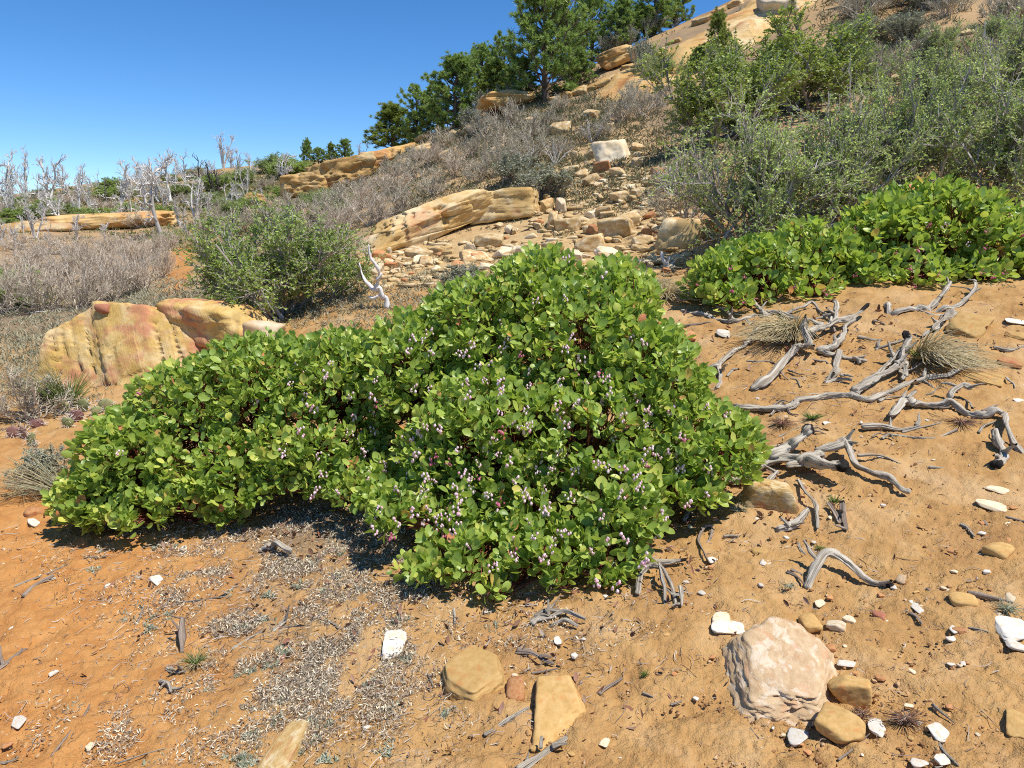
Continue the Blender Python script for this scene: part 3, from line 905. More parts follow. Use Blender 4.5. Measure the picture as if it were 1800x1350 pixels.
big_stone(980, 1240, 90, 112, 'tan_stone', 'tan wedge shaped stone, right one of the foreground pair', 63, 0.5, 5, 0.0, 0.3,
          planes=[(0.05, 0.25, 1, 0.65), (0, -0.6, 0.75, 0.55), (-0.95, 0, 0.1, 0.85), (0.9, 0.35, 0.2, 0.85), (0.5, -0.85, 0.2, 0.8), (0, 1, 0.1, 0.9), (0, 0, -1, 0.9)], hard=13, rough=0.10, freq=1.8)
big_stone(505, 1312, 62, 120, 'sandstone', 'long yellow stone at the bottom edge of the picture', 64, 0.42, 5, -0.45, 0.35, planes=[(0, 0, 1, .8), (0, 1, .2, .95), (0, -1, .1, 1.1), (1, .2, .2, .8), (-1, .1, .2, .8), (0, 0, -1, 1)], hard=5, rough=0.08, strata=((1, 0, 0.2), 5, 0.03))
big_stone(1495, 1222, 78, 58, 'tan_stone', 'upper of two yellow stones right of the pink rock', 65, 0.7, 5, 0.1, 0.3, npl=6, hard=12, rough=0.08)
big_stone(1478, 1290, 82, 72, 'tan_stone', 'lower of two yellow stones right of the pink rock', 66, 0.65, 5, -0.2, 0.3, npl=6, hard=14, rough=0.08)
big_stone(1352, 888, 92, 62, 'sandstone', 'cracked yellow stone under the burnt stump root', 67, 0.75, 5, 0.0, 0.3,
          planes=[(0.1, -0.1, 1, 0.85), (0.95, 0.1, 0.2, 0.9), (-0.9, -0.2, 0.3, 0.9), (0, -1, 0.2, 0.85), (0, 1, 0.2, 0.9), (0, 0, -1, 1.0), (-0.5, -0.6, 0.5, 0.95)], hard=8, rough=0.10, strata=((1, 0.4, 0.25), 1.3, 0.10))
for px, py, w, h, mt, kd, v, hg, lab in [
    (905, 1216, 38, 46, 'orange_stone', 'round', 1, .7, 'small orange lump between the two foreground tan stones'),
    (1425, 1098, 42, 36, 'tan_stone', 'round', 2, .5, 'tan stone touching the top right of the pink rock'),
    (1470, 1104, 34, 22, 'cream_chip', 'block', 3, .6, 'knobbly cream stone up and right of the pink rock'),
    (1492, 1092, 24, 16, 'cream_chip', 'block', 4, .6, 'small cream stone touching the knobbly cream one'),
    (1754, 975, 50, 36, 'tan_stone', 'round', 3, .6, 'rounded brown stone near the right edge, upper one'),
    (1695, 1062, 56, 34, 'tan_stone', 'round', 4, .45, 'flat oval brown stone near the right edge, lower one'),
    (1700, 575, 64, 52, 'tan_stone', 'block', 5, .4, 'tan slab stone beside the upper right dead branch'),
    (1728, 668, 66, 26, 'tan_stone', 'block', 6, .3, 'flat tan stone right of the dry grass tuft'),
    (1785, 590, 40, 16, 'tan_stone', 'block', 1, .3, 'tan stone under the white chip at the right edge'),
    (1775, 638, 40, 16, 'orange_stone', 'block', 2, .3, 'orange stone at the right edge beside grey twigs'),
    (1545, 1086, 26, 18, 'red_stone', 'chip', 2, .5, 'small red stone right of the cream stones'),
    (1792, 1280, 46, 56, 'tan_stone', 'block', 0, .4, 'brown stone cut by the lower right picture edge'),
    (58, 902, 32, 22, 'orange_stone', 'round', 5, .5, 'orange stone on the bare soil left of the shrub'),
    (1335, 970, 30, 16, 'tan_stone', 'round', 6, .3, 'buried tan stone above the arched branch'),
    (1212, 594, 22, 20, 'orange_stone', 'block', 3, .6, 'orange stone at the right flank of the shrub'),
    (1195, 583, 22, 12, 'tan_stone', 'block', 4, .6, 'tan stone left of the upper dead branch'),
    (1460, 1140, 20, 14, 'orange_stone', 'round', 2, .5, 'orange pebble below the cream stones'),
    (1685, 1110, 22, 14, 'orange_stone', 'chip', 4, .4, 'orange chip beside a pink white pebble'),
    (1430, 1215, 22, 24, 'red_stone', 'round', 0, .5, 'dark red pebble wedged between pink rock and yellow stone'),
    (1583, 1020, 18, 18, 'pink_rock', 'round', 1, .7, 'pinkish round pebble at the burnt end of the arched branch'),
    (1350, 1215, 20, 14, 'orange_stone', 'round', 5, .5, 'orange pebble at the foot of the pink rock'),
    (350, 1000, 14, 8, 'orange_stone', 'chip', 5, .5, 'tiny orange chip in the litter'),
    (1305, 1128, 24, 16, 'orange_stone', 'chip', 6, .4, 'orange chip left of the pink rock'),
    (1270, 1090, 34, 26, 'cream_chip', 'chip', 6, .4, 'cream slab piece leaning on the white slab left of the pink rock'),
    (185, 548, 26, 18, 'red_stone', 'round', 3, .7, 'red knob of stone on top of the stained boulder'),
]:
    if lab.startswith('red knob'):
        continue
    stone(px, py, w, h, mt, lab, 'stone', 'stone', kd, v, hg)
for k, (px, py, w, h, lab) in enumerate([
    (695, 1127, 52, 52, 'bright white flat stone alone in the foreground litter'),
    (1276, 1105, 62, 36, 'white slab lying left of the pink rock'),
    (1238, 1115, 40, 14, 'narrow white slab left of the larger white slab'),
    (1398, 1298, 42, 34, 'white squarish chip below the pink rock'),
    (1540, 1281, 30, 36, 'white chip touching the lower yellow stone'),
    (1646, 1285, 38, 36, 'white chip near the dark withered tuft'),
    (1774, 1106, 58, 44, 'large white flat stone at the right edge'),
    (1790, 1138, 50, 20, 'white slab just below the large white flat stone'),
    (1612, 1070, 26, 24, 'white triangular chip above the pink rock to its right'),
    (1490, 1167, 30, 12, 'long white pebble right of the pink rock'),
    (905, 1015, 20, 20, 'white chip under the lowest shrub sprig'),
    (275, 1022, 24, 18, 'white chip in the litter at the left'),
    (322, 965, 12, 10, 'small white chip below the left end of the shrub'),
    (35, 1270, 24, 20, 'white chip at the lower left edge'),
    (60, 918, 20, 12, 'white chip below the orange stone at the left'),
    (36, 1113, 22, 9, 'thin white flake at the left edge'),
    (1250, 985, 20, 14, 'white chip beside the curled bark strip'),
    (1347, 990, 18, 12, 'white pebble left of the arched branch'),
    (1742, 890, 52, 20, 'long cream white slab at the right, nearest of two'),
    (1758, 862, 38, 14, 'cream white slab at the right, farthest of two'),
    (1776, 923, 18, 14, 'small white chip below the long cream slab'),
    (1440, 1060, 18, 16, 'white chip above the cream stones'),
    (1665, 630, 22, 16, 'white chip near the dry grass tuft'),
    (1272, 586, 30, 14, 'white chip beneath the upper dead branch'),
    (1790, 705, 22, 10, 'white chip at the right edge above the long branch'),
    (1784, 566, 42, 14, 'white flat chip at the right edge below the far shrub'),
    (1690, 622, 20, 8, 'thin white chip right of the grass tuft chip'),
    (1612, 1343, 34, 18, 'white chip cut by the bottom edge'),
    (1655, 1336, 24, 26, 'white upright chip at the bottom edge'),
    (1680, 1108, 20, 18, 'pinkish white pebble below the flat oval stone'),
    (1556, 1090, 18, 10, 'white flake on top of the small red stone'),
    (1778, 1050, 22, 18, 'cream chip between twigs at the right edge'),
    (1452, 745, 16, 10, 'white chip by the green sprout'),
    (1120, 1145, 14, 14, 'white chip in the middle foreground'),
    (1050, 1132, 12, 14, 'white chip right of the bark pile'),
    (1065, 1305, 18, 16, 'pale pebble right of the wedge stone'),
    (980, 1128, 14, 24, 'upright white splinter chip above the foreground pair'),
]):
    mt = 'cream_chip' if ('cream' in lab or 'pale' in lab) else 'white_chip'
    stone(px, py, w, h, mt, lab, 'stone', 'stone', 'chip', k, 0.22, None, None, 0.3, tilt=0.12 + 0.06 * (k % 3))

def pebbles():
    rng = random.Random(12)
    n = 0
    while n < 130:
        px, py = rng.uniform(0, 1800), rng.uniform(560, 1345)
        right = px > 1180
        if not right and (py < 1000 or rng.random() < 0.55):
            continue
        if right and px < 1330 and py < 880:
            continue
        if right and py < 700 and rng.random() < 0.6:
            continue
        w = rng.uniform(7, 15) * (0.6 + 0.5 * (py - 500) / 800)
        mt = rng.choice(('white_chip', 'white_chip', 'cream_chip', 'orange_stone', 'tan_stone'))
        lab = {'white_chip': 'tiny white chip scattered on the bare soil', 'cream_chip': 'tiny cream chip scattered on the bare soil', 'orange_stone': 'tiny orange pebble scattered on the bare soil', 'tan_stone': 'tiny tan pebble scattered on the bare soil'}[mt]
        stone(px, py, w, w * rng.uniform(0.5, 0.9), mt, lab, 'pebble', 'pebble', rng.choice(('chip', 'round')), n, 0.4, rng.uniform(0, 6.28), 'pebbles on the bare soil', 0.3)
        n += 1
    # grit too small to pick out
    r = np.random.default_rng(3)
    parts = []
    base, F = ico(1)
    for _ in range(14000):
        px, py = r.uniform(-200, 2250), 560 + 800 * r.random() ** 0.8
        a, s = us(px, py)
        if px < 1180 and r.random() < 0.5:
            continue
        Y = ZC / max(0.05, -s) * 0.95
        parts.append((a * Y, Y, (0.0012 + 0.0055 * r.random() ** 2.2) * (1 + 0.12 * Y)))
    G = np.array(parts)
    x, y = G[:, 0], G[:, 1]
    P = np.stack([x, y, gz(x, y) - 0.006], -1)
    sc = G[:, 2][:, None, None] * r.uniform(0.6, 1.4, (len(G), 1, 3))
    V = P[:, None] + base[None] * sc * (1 + 0.25 * r.normal(size=(len(G), len(base), 1)))
    Q = (F[None] + (np.arange(len(G)) * len(base))[:, None, None]).reshape(-1, 3)
    me = mesh_np('grit', V.reshape(-1, 3), [Q], M['grit'], False)
    tag(obj('grit', me), 'fine stone grit strewn over the bare soil', 'grit', kind='stuff')
M['grit'] = mat_plain('grit', [(0.25, (0.20, 0.10, 0.045)), (0.40, (0.36, 0.20, 0.085)), (0.62, (0.47, 0.28, 0.125)), (0.74, (0.52, 0.36, 0.20)), (0.80, (0.70, 0.60, 0.48))], 0.9, 3)
pebbles()
# ------------------------------------------------------------------ manzanita shrubs
LEAF_ME = None
def leaf_mesh():
    V = LEAF_V * np.array((1, 0.86, 1))
    V[:, 2] += 0.10 * V[:, 0] ** 2
    return mesh_np('leaf', V, [LEAF_Q], M['manz'], True)
LEAF_ME = leaf_mesh()

def flower_meshes():
    out = []
    for k in range(6):
        r = np.random.default_rng(40 + k)
        parts = []
        for j in range(7):
            c = np.array((r.uniform(-.5, .5), r.uniform(-.4, .4), -r.uniform(0.0, 1.0)))
            a = 0.16 * r.uniform(0.85, 1.2)
            ax = nrm(np.array((c[0] * .5, c[1] * .5, -1.0)))
            X, Y, Z = frame_up(-ax, r.uniform(0, 6))
            th = np.arange(4) * math.pi / 2
            ring = lambda rr, h: c + np.cos(th)[:, None] * X * rr + np.sin(th)[:, None] * Y * rr + ax * h
            V = np.concatenate([ring(a * .25, -a * 1.2), ring(a, -a * .2), ring(a * .55, a * 1.0)])
            q = np.array([(i, (i + 1) % 4, (i + 1) % 4 + 4, i + 4) for i in range(4)])
            parts.append((V, np.concatenate([q, q + 4, [(8, 9, 10, 11)]])))
        V, Q = join(parts)
        out.append(mesh_np('flower_cluster', V, [Q], M['flower_red' if k == 5 else 'flower'], True))
    return out
FLOWERS = flower_meshes()

def manzanita(name, label, cat, lobes, roots, leaf_len, spacing, seed, flower_n, flower_px, n_parts=300, group=None, droop=0.0, flower_red=0.1):
    rng = np.random.default_rng(seed)
    C = np.array([at(l[0], l[1], l[2]) for l in lobes])
    m = np.array([l[2] for l in lobes]) / FPX
    R = np.stack([np.array([l[3] for l in lobes]) * m, np.array([l[5] for l in lobes]), np.array([l[4] for l in lobes]) * m], -1)
    root = np.array([ground_at(*p) for p in roots])
    base = root[0]
    SP_, SN, SL = [], [], []
    for shell, dens in ((1.0, 1.0), (0.80, 0.55), (0.58, 0.3)):
        for i in range(len(C)):
            a, b, c = R[i] * shell
            area = 4 * math.pi * (((a * b) ** 1.6 + (a * c) ** 1.6 + (b * c) ** 1.6) / 3) ** (1 / 1.6)
            n = int(area / spacing ** 2 * dens)
            d = rdir(rng, n)
            p = C[i] + d * R[i] * shell * (1 + 0.12 * fbm((C[i] + d * R[i]) * 4.0, 2, seed)[:, None]) * rng.uniform(0.93, 1.06, (n, 1))
            nn = nrm(d / R[i])
            q = np.linalg.norm((p[:, None] - C[None]) / R[None], axis=-1)
            q[:, i] = 9
            keep = (q.min(1) > shell * 0.86) & (p[:, 2] > gz(p[:, 0], p[:, 1]) + 0.03) & (nn[:, 2] > -0.55 + 0.3 * (1 - shell))
            # uneven outline: thin the growth where the noise is low
            gap = fbm(p * 3.2, 2, seed + 5)
            keep &= (gap > -0.42) | (rng.random(n) < 0.3)
            SP_.append(p[keep]); SN.append(nn[keep]); SL.append(np.full(keep.sum(), i))
    SPp = np.concatenate(SP_); SNn = np.concatenate(SN); SLl = np.concatenate(SL)
    ns = len(SPp)
    axis = nrm(0.75 * SNn + np.array((0, 0, 0.62 - droop)) + 0.28 * rng.normal(size=(ns, 3)))
    # leaves, alternate up each shoot
    k = 9
    t = np.linspace(0, 1, k)[None] + rng.uniform(-.05, .05, (ns, k))
    X = nrm(np.cross(axis, rdir(rng, ns))); Y = np.cross(axis, X)
    ph = rng.uniform(0, 6.28, (ns, 1)) + np.arange(k)[None] * 2.4 + rng.normal(size=(ns, k)) * 0.25
    rad = X[:, None] * np.cos(ph)[..., None] + Y[:, None] * np.sin(ph)[..., None]
    shoot = leaf_len * 1.75
    P = SPp[:, None] - axis[:, None] * (shoot * (1 - t))[..., None] + rad * 0.012 * leaf_len / 0.07
    lift = (0.35 + 0.55 * t)[..., None]
    D = nrm(axis[:, None] * lift + rad * 0.8 + rng.normal(size=(ns, k, 3)) * 0.13)
    Nn = axis[:, None] - D * (axis[:, None] * D).sum(-1, keepdims=True)
    side = np.cross(D, nrm(Nn))
    tw = rng.normal(size=(ns, k, 1)) * 0.75
    Nn = nrm(Nn) * np.cos(tw) + side * np.sin(tw)
    L = leaf_len * rng.uniform(0.6, 1.25, (ns, k)) * (0.72 + 0.5 * np.sin(math.pi * np.clip(t * 0.85 + 0.1, 0, 1)))
    keepl = rng.random((ns, k)) < 0.88
    P, D, Nn, L = P[keepl], D[keepl], Nn[keepl], L[keepl]
    keepl = P[:, 2] + np.minimum(0, D[:, 2]) * L > gz(P[:, 0], P[:, 1]) + 0.004
    P, D, Nn, L = P[keepl], D[keepl], Nn[keepl], L[keepl]
    P0 = P + D * (0.12 * L)[:, None]      # leaf stalk
    # leaves that show largest become parts
    mid = P0 + D * (0.5 * L)[:, None]
    qx, qy, qf = proj(mid)
    cell = np.floor(qx / 13).astype(int) * 10000 + np.floor(qy / 13).astype(int)
    order = np.lexsort((qf, cell))
    first = np.ones(len(order), bool)
    first[1:] = cell[order][1:] != cell[order][:-1]
    vis = np.zeros(len(P), bool)
    vis[order[first]] = True
    vis &= (qx > 5) & (qx < 1795) & (qy > 5) & (qy < 1345)
    view = nrm(np.array((0, 0, ZC)) - mid)
    score = np.abs((nrm(Nn) * view).sum(-1)) * L ** 2 / qf ** 2 * vis
    pick = np.argsort(-score)[:n_parts]
    rest = np.ones(len(P), bool)
    rest[pick] = False
    th = thing(name, label, cat, base, group)
    ldir = P0 - base
    Dn, Sn, Nm = frames(D, Nn)
    for i in pick:
        s = float(L[i])
        obj('leaf', LEAF_ME, th, mat4=mat4(Dn[i], Sn[i], Nm[i], ldir[i], (s, s, s)))
    V, Q = blades(ldir[rest], D[rest], Nn[rest], L[rest], L[rest] * rng.uniform(0.72, 0.98, rest.sum()), curl=rng.uniform(-0.05, 0.25, rest.sum()))
    fo = obj('foliage', mesh_np('foliage', V, [Q], M['manz'], True), th)
    fo['kind'] = 'stuff'
    # red stems: limbs from the root crown to each lobe, then shoots
    limb = []
    node = np.empty((len(C), 3))
    for i in range(len(C)):
        r0 = root[np.argmin(np.linalg.norm((root - C[i])[:, :2], axis=1))]
        node[i] = C[i] - np.array((0, 0, R[i][2] * 0.35))
        node[i][2] = max(node[i][2], float(gz(node[i][0], node[i][1])) + 0.05)
        for j in range(5):
            e = node[i] + rng.normal(size=3) * R[i] * 0.2
            e[2] = max(e[2], float(gz(e[0], e[1])) + 0.04)
            tt = np.linspace(0, 1, 7)[:, None]
            pl = r0 + (e - r0) * tt + np.sin(tt * math.pi) * rng.normal(size=3) * 0.04 + rng.normal(size=(7, 3)) * 0.012
            pl[:, 2] = np.maximum(pl[:, 2], gz(pl[:, 0], pl[:, 1]) + 0.01)
            limb.append(pl)
    limb = np.array(limb)
    LV, LQ = tubes(limb - base, np.linspace(0.011, 0.005, 7)[None] * rng.uniform(0.7, 1.3, (len(limb), 1)), 6)
    limbs = obj('stem', mesh_np('stem', LV, [LQ], M['manz_stem'], True), th)
    st = node[SLl] + rng.normal(size=(ns, 3)) * R[SLl] * 0.18
    st[:, 2] = np.maximum(st[:, 2], gz(st[:, 0], st[:, 1]) + 0.03)
    tt = np.linspace(0, 1, 5)[None, :, None]
    en = SPp - axis * shoot * 0.1
    br = st[:, None] * (1 - tt) + en[:, None] * tt + np.sin(tt * math.pi) * (SNn * 0.25 - axis * 0.5)[:, None] * 0.12
    TV, TQ = tubes(br - base, np.linspace(0.0058, 0.0022, 5)[None] * np.ones((ns, 1)) * (leaf_len / 0.07), 4)
    sh = obj('shoots', mesh_np('shoots', TV, [TQ], M['manz_stem'], True), th)
    sh['kind'] = 'stuff'
    # hanging flower clusters on visible shoots
    qx, qy, qf = proj(SPp)
    ok = np.ones(ns, bool)
    vv = nrm(np.array((0, 0, ZC)) - SPp)
    ok &= ((SNn * vv).sum(-1) > 0.05)
    wgt = np.zeros(ns)
    for (cx, cy, rx, ry, w) in flower_px:
        wgt += w * np.exp(-((qx - cx) / rx) ** 2 - ((qy - cy) / ry) ** 2)
    wgt *= ok
    ch = rng.choice(ns, size=min(flower_n, int((wgt > 1e-4).sum())), replace=False, p=wgt / wgt.sum())
    for i in ch:
        p = SPp[i] + vv[i] * 0.072 + np.array((0, 0, -0.005)) + rng.normal(size=3) * 0.012 - base
        s = max(leaf_len, 0.062) * rng.uniform(0.48, 0.74)
        X, Y, Z = frame_up(np.array((0, 0, 1.0)), rng.uniform(0, 6.28))
        fm = FLOWERS[5] if rng.random() < flower_red else FLOWERS[rng.integers(0, 5)]
        obj('flower_cluster', fm, th, mat4=mat4(X, Y, Z, p, (s, s, s)))
    return th

manzanita('manzanita_shrub', 'large spreading manzanita in pinkish white bloom filling the middle of the picture', 'shrub',
  [(185, 870, 3.85, 78, 72, .30), (250, 800, 4.0, 105, 95, .38), (350, 735, 4.25, 125, 110, .42), (470, 700, 4.3, 140, 115, .45), (400, 810, 3.95, 130, 75, .36), (560, 770, 3.95, 130, 80, .36),
   (610, 690, 4.25, 130, 110, .45), (740, 660, 4.15, 120, 110, .45), (840, 600, 4.25, 110, 110, .45), (945, 545, 4.3, 95, 108, .45), (1085, 550, 4.25, 75, 92, .42), (1010, 620, 4.0, 140, 130, .45),
   (1130, 680, 3.8, 110, 125, .42), (1185, 765, 3.6, 98, 92, .36), (1265, 785, 3.45, 70, 62, .26), (1030, 780, 3.6, 150, 118, .45), (880, 760, 3.65, 160, 118, .45), (785, 805, 3.65, 95, 78, .34),
   (830, 880, 3.36, 112, 60, .3), (960, 880, 3.32, 128, 76, .34), (1080, 870, 3.2, 95, 75, .32), (1205, 850, 3.3, 70, 34, .2), (830, 965, 2.98, 105, 44, .22), (950, 970, 2.92, 80, 55, .2), (1060, 955, 2.97, 78, 48, .2), (870, 1035, 2.74, 26, 16, .05), (735, 1000, 2.86, 45, 22, .1), (1070, 1005, 2.82, 40, 20, .08), (985, 1015, 2.8, 26, 20, .06), (690, 905, 3.1, 40, 30, .12), (520, 835, 3.8, 120, 38, .2), (640, 842, 3.65, 70, 40, .2), (430, 850, 3.75, 90, 34, .2), (330, 868, 3.75, 90, 40, .22), (705, 885, 3.22, 60, 34, .16), (650, 862, 3.45, 60, 26, .16), (240, 900, 3.65, 85, 30, .2), (390, 895, 3.7, 40, 22, .12)],
  [(900, 880), (1150, 830), (600, 830), (250, 890), (960, 960)], 0.047, 0.0715, 7, 295,
  [(900, 820, 230, 150, 1.0), (880, 950, 180, 60, 0.7), (1150, 780, 160, 140, 0.4), (700, 720, 200, 120, 0.25), (450, 750, 250, 120, 0.06), (1000, 560, 200, 100, 0.2)])
manzanita('manzanita_shrub', 'low green manzanita mat in front of the loose scrub, left of the taller one', 'shrub',
  [(1262, 495, 6.5, 55, 50, .35), (1340, 480, 6.7, 90, 68, .5), (1430, 455, 6.9, 80, 65, .5), (1400, 505, 6.45, 75, 35, .35), (1290, 520, 6.2, 60, 22, .25), (1480, 470, 6.8, 50, 52, .4)],
  [(1340, 530), (1440, 520)], 0.070, 0.112, 8, 22, [(1350, 490, 120, 50, 1.0)], 300, flower_red=0.9)
manzanita('manzanita_shrub', 'tall rounded green manzanita at the right edge beside the loose scrub', 'shrub',
  [(1560, 430, 6.9, 80, 85, .5), (1640, 400, 7.0, 100, 80, .6), (1720, 430, 6.9, 90, 80, .55), (1790, 450, 6.8, 70, 60, .5), (1600, 490, 6.5, 75, 40, .35), (1700, 480, 6.6, 80, 38, .35), (1850, 470, 6.6, 70, 50, .4), (1540, 480, 6.6, 55, 40, .35)],
  [(1640, 495), (1740, 490)], 0.076, 0.116, 9, 26, [(1680, 440, 120, 60, 1.0)], 300, flower_red=0.8)
# ------------------------------------------------------------------ twiggy shrubs and trees
def sample_poly(P, t):
    """points and tangents of polylines P (n,k,3) at t (n,c) in 0..1"""
    n, k, _ = P.shape
    f = np.clip(t, 0, 0.9999) * (k - 1)
    i = f.astype(int)
    w = (f - i)[..., None]
    r = np.arange(n)[:, None]
    a, b = P[r, i], P[r, i + 1]
    return a * (1 - w) + b * w, nrm(b - a)

def spawn(rng, P, c, t0, t1, spread, ln, up=0.0, k=5, wob=0.06, fall=0.5):
    """children of polylines: c each, leaving at angle 'spread', length ln (shorter towards the tip)"""
    n = len(P)
    t = rng.uniform(t0, t1, (n, c))
    p, T = sample_poly(P, t)
    d = nrm(T + rng.normal(size=p.shape) * spread + np.array((0, 0, up)))
    l = ln * rng.uniform(0.6, 1.25, (n, c)) * (1 - fall * t)
    p, d, l = p.reshape(-1, 3), d.reshape(-1, 3), l.reshape(-1)
    s = np.linspace(0, 1, k)[None, :, None]
    bend = rng.normal(size=(len(p), 1, 3)) * 0.35 + np.array((0, 0, up * 0.8))
    Q = p[:, None] + (d[:, None] * s + bend * s ** 2 * 0.5) * l[:, None, None]
    Q = Q + rng.normal(size=Q.shape) * wob * l[:, None, None] * s
    return Q

def tube_set(sets, sides):
    parts = []
    for P, r0, r1 in sets:
        parts.append(tubes(P, np.linspace(r0, r1, P.shape[1])[None] * np.ones((len(P), 1)), sides))
    return join(parts)

def leaves_on(rng, P, c, size, tv=CARD_V, tq=CARD_Q, t0=0.2, upn=0.4, aspect=0.8):
    p, T = sample_poly(P, rng.uniform(t0, 1.0, (len(P), c)))
    p, T = p.reshape(-1, 3), T.reshape(-1, 3)
    D = nrm(T * 0.5 + rng.normal(size=p.shape) * 0.9)
    N = nrm(rng.normal(size=p.shape) + np.array((0, 0, upn)))
    s = size * rng.uniform(0.6, 1.3, len(p))
    return blades(p, D, N, s, s * aspect, tv, tq)

def shrub_proto(seed, n0, n1, n2, leaf_c, leaf_s, wood, leafm, spread=0.9, thick=0.010, rise=0.5, n3=0):
    rng = np.random.default_rng(seed)
    a = rng.uniform(0, 6.28, n0)
    el = rng.uniform(0.25, 1.35, n0)
    d = np.stack([np.cos(a) * np.cos(el), np.sin(a) * np.cos(el), np.sin(el)], -1)
    st = rng.normal(size=(n0, 3)) * np.array((0.07, 0.07, 0))
    s = np.linspace(0, 1, 6)[None, :, None]
    P0 = st[:, None] + d[:, None] * s * rng.uniform(0.32, 0.6, (n0, 1, 1)) + np.array((0, 0, 1.0)) * s ** 2 * 0.12
    P0 = P0 + rng.normal(size=P0.shape) * 0.02 * s
    P1 = spawn(rng, P0, n1, 0.25, 1.0, 0.55 * spread, 0.34, 0.25 * rise)
    P2 = spawn(rng, P1, n2, 0.2, 1.0, 0.6 * spread, 0.17, 0.3 * rise, 4)
    sets = [(P0, thick, thick * 0.55), (P1, thick * 0.5, thick * 0.25), (P2, thick * 0.26, thick * 0.13)]
    tip = P2
    if n3:
        P3 = spawn(rng, P2, n3, 0.2, 1.0, 0.7 * spread, 0.085, 0.2 * rise, 3)
        sets.append((P3, thick * 0.17, thick * 0.1))
        tip = P3
    allp = np.concatenate([x[0].reshape(-1, 3) for x in sets])
    lo = np.percentile(allp, 1, axis=0); hi = np.percentile(allp, 99, axis=0)
    sc = 1.0 / np.array((max(hi[0], -lo[0]) * 2, max(hi[1], -lo[1]) * 2, hi[2]))
    sets = [(np.maximum(x * sc, np.array((-9, -9, -0.01))), r0, r1) for x, r0, r1 in sets]
    V, Q = tube_set(sets, 3)
    tw = mesh_np('stem', V, [Q], M[wood], False)
    lf = None
    if leaf_c:
        tip = np.maximum(tip * sc, np.array((-9, -9, 0.0)))
        V, Q = leaves_on(rng, tip, leaf_c, leaf_s)
        lf = mesh_np('foliage', V, [Q], M[leafm], False)
    return tw, lf

def place_shrub(proto, px, py, wpx, hpx, name, label, cat='shrub', group=None, rz=None, depth=None, P=None):
    g = ground_at(px, py) if P is None else P
    m = (g[1] * CP - (g[2] - ZC) * SP) / FPX
    rng = random.Random(int(px * 13 + py * 7))
    w, h = wpx * m, hpx * m
    th = thing(name, label, cat, g - np.array((0, 0, 0.03 * h)), group, rng.uniform(0, 6.28) if rz is None else rz, (w, w if depth is None else depth, h))
    o = obj('stem', proto[0], th)
    o['kind'] = 'stuff'
    if proto[1]:
        o = obj('foliage', proto[1], th)
        o['kind'] = 'stuff'
    return th

PR = {}
PR['green'] = [shrub_proto(100 + i, 22, 9, 11, 15, 0.021, 'twig_grey', 'shrub_leaf', 1.0, 0.011) for i in range(2)]
PR['loose'] = [shrub_proto(110 + i, 18, 9, 10, 11, 0.021, 'twig_grey', 'grey_leaf', 1.1, 0.011) for i in range(3)]
PR['oak'] = [shrub_proto(120 + i, 16, 9, 10, 14, 0.030, 'twig_grey', 'oak_leaf', 0.9, 0.013) for i in range(2)]
PR['bare'] = [shrub_proto(130 + i, 15, 7, 6, 0, 0, 'twig_mauve', None, 1.1, 0.010, 0.6, 3) for i in range(3)]
PR['bare_bud'] = [shrub_proto(140 + i, 18, 7, 6, 3, 0.022, 'twig_mauve', 'sage_leaf', 0.8, 0.011, 0.9) for i in range(2)]
PR['sage'] = [shrub_proto(150 + i, 22, 7, 6, 9, 0.034, 'twig_grey', 'sage_leaf', 0.7, 0.010, 0.9) for i in range(2)]
PR['lowgreen'] = [shrub_proto(160 + i, 22, 7, 6, 10, 0.045, 'twig_grey', 'shrub_leaf', 1.0, 0.010) for i in range(2)]

# --- single shrubs that stand out
place_shrub(PR['green'][0], 485, 556, 285, 190, 'green_shrub', 'rounded bright green twiggy shrub beside the trail')
place_shrub(PR['bare'][0], 590, 470, 120, 90, 'bare_shrub', 'leafless grey shrub right behind the rounded trail shrub')
place_shrub(PR['oak'][0], 1250, 256, 240, 158, 'oak_shrub', 'light green leafy oak shrub on the slope right of the slickrock')
place_shrub(PR['oak'][1], 1395, 196, 250, 140, 'oak_shrub', 'broad green shrub uphill of the light green oak, with dead limbs inside')
place_shrub(PR['green'][1], 1490, 162, 90, 115, 'green_shrub', 'dark green narrow shrub at the right end of the oak group')
place_shrub(PR['loose'][0], 1310, 435, 270, 235, 'loose_shrub', 'loose grey green shrub directly behind the low manzanita mat')
place_shrub(PR['loose'][1], 1455, 395, 250, 215, 'loose_shrub', 'loose grey green shrub second from the rubble, behind both manzanitas')
place_shrub(PR['loose'][2], 1600, 350, 250, 210, 'loose_shrub', 'loose grey green shrub behind the top of the tall manzanita')
place_shrub(PR['loose'][0], 1740, 370, 270, 230, 'loose_shrub', 'loose grey green shrub at the right edge above the tall manzanita', rz=2.1)
place_shrub(PR['loose'][1], 1790, 240, 240, 190, 'loose_shrub', 'loose grey green shrub at the right edge, higher up the slope', rz=4.0)
place_shrub(PR['loose'][2], 1640, 215, 200, 130, 'loose_shrub', 'loose grey green shrub on the open slope left of the highest right one', rz=1.0)
place_shrub(PR['bare_bud'][0], 1205, 395, 130, 120, 'bare_shrub', 'greyish twig shrub between the rubble fan and the loose shrubs')
place_shrub(PR['sage'][0], 955, 345, 130, 50, 'sagebrush', 'grey sagebrush directly behind the squarish block')
place_shrub(PR['sage'][1], 905, 322, 120, 50, 'sagebrush', 'grey sagebrush behind the meeting of slab and block')
place_shrub(PR['sage'][1], 815, 500, 110, 34, 'sagebrush', 'low grey brittle sagebrush just behind the top of the blooming shrub')
place_shrub(PR['sage'][0], 1130, 140, 60, 70, 'sagebrush', 'grey bush above the slickrock sheet beside the outcrop')
place_shrub(PR['sage'][1], 1010, 140, 60, 46, 'sagebrush', 'grey bush at the right foot of the biggest skyline pine')
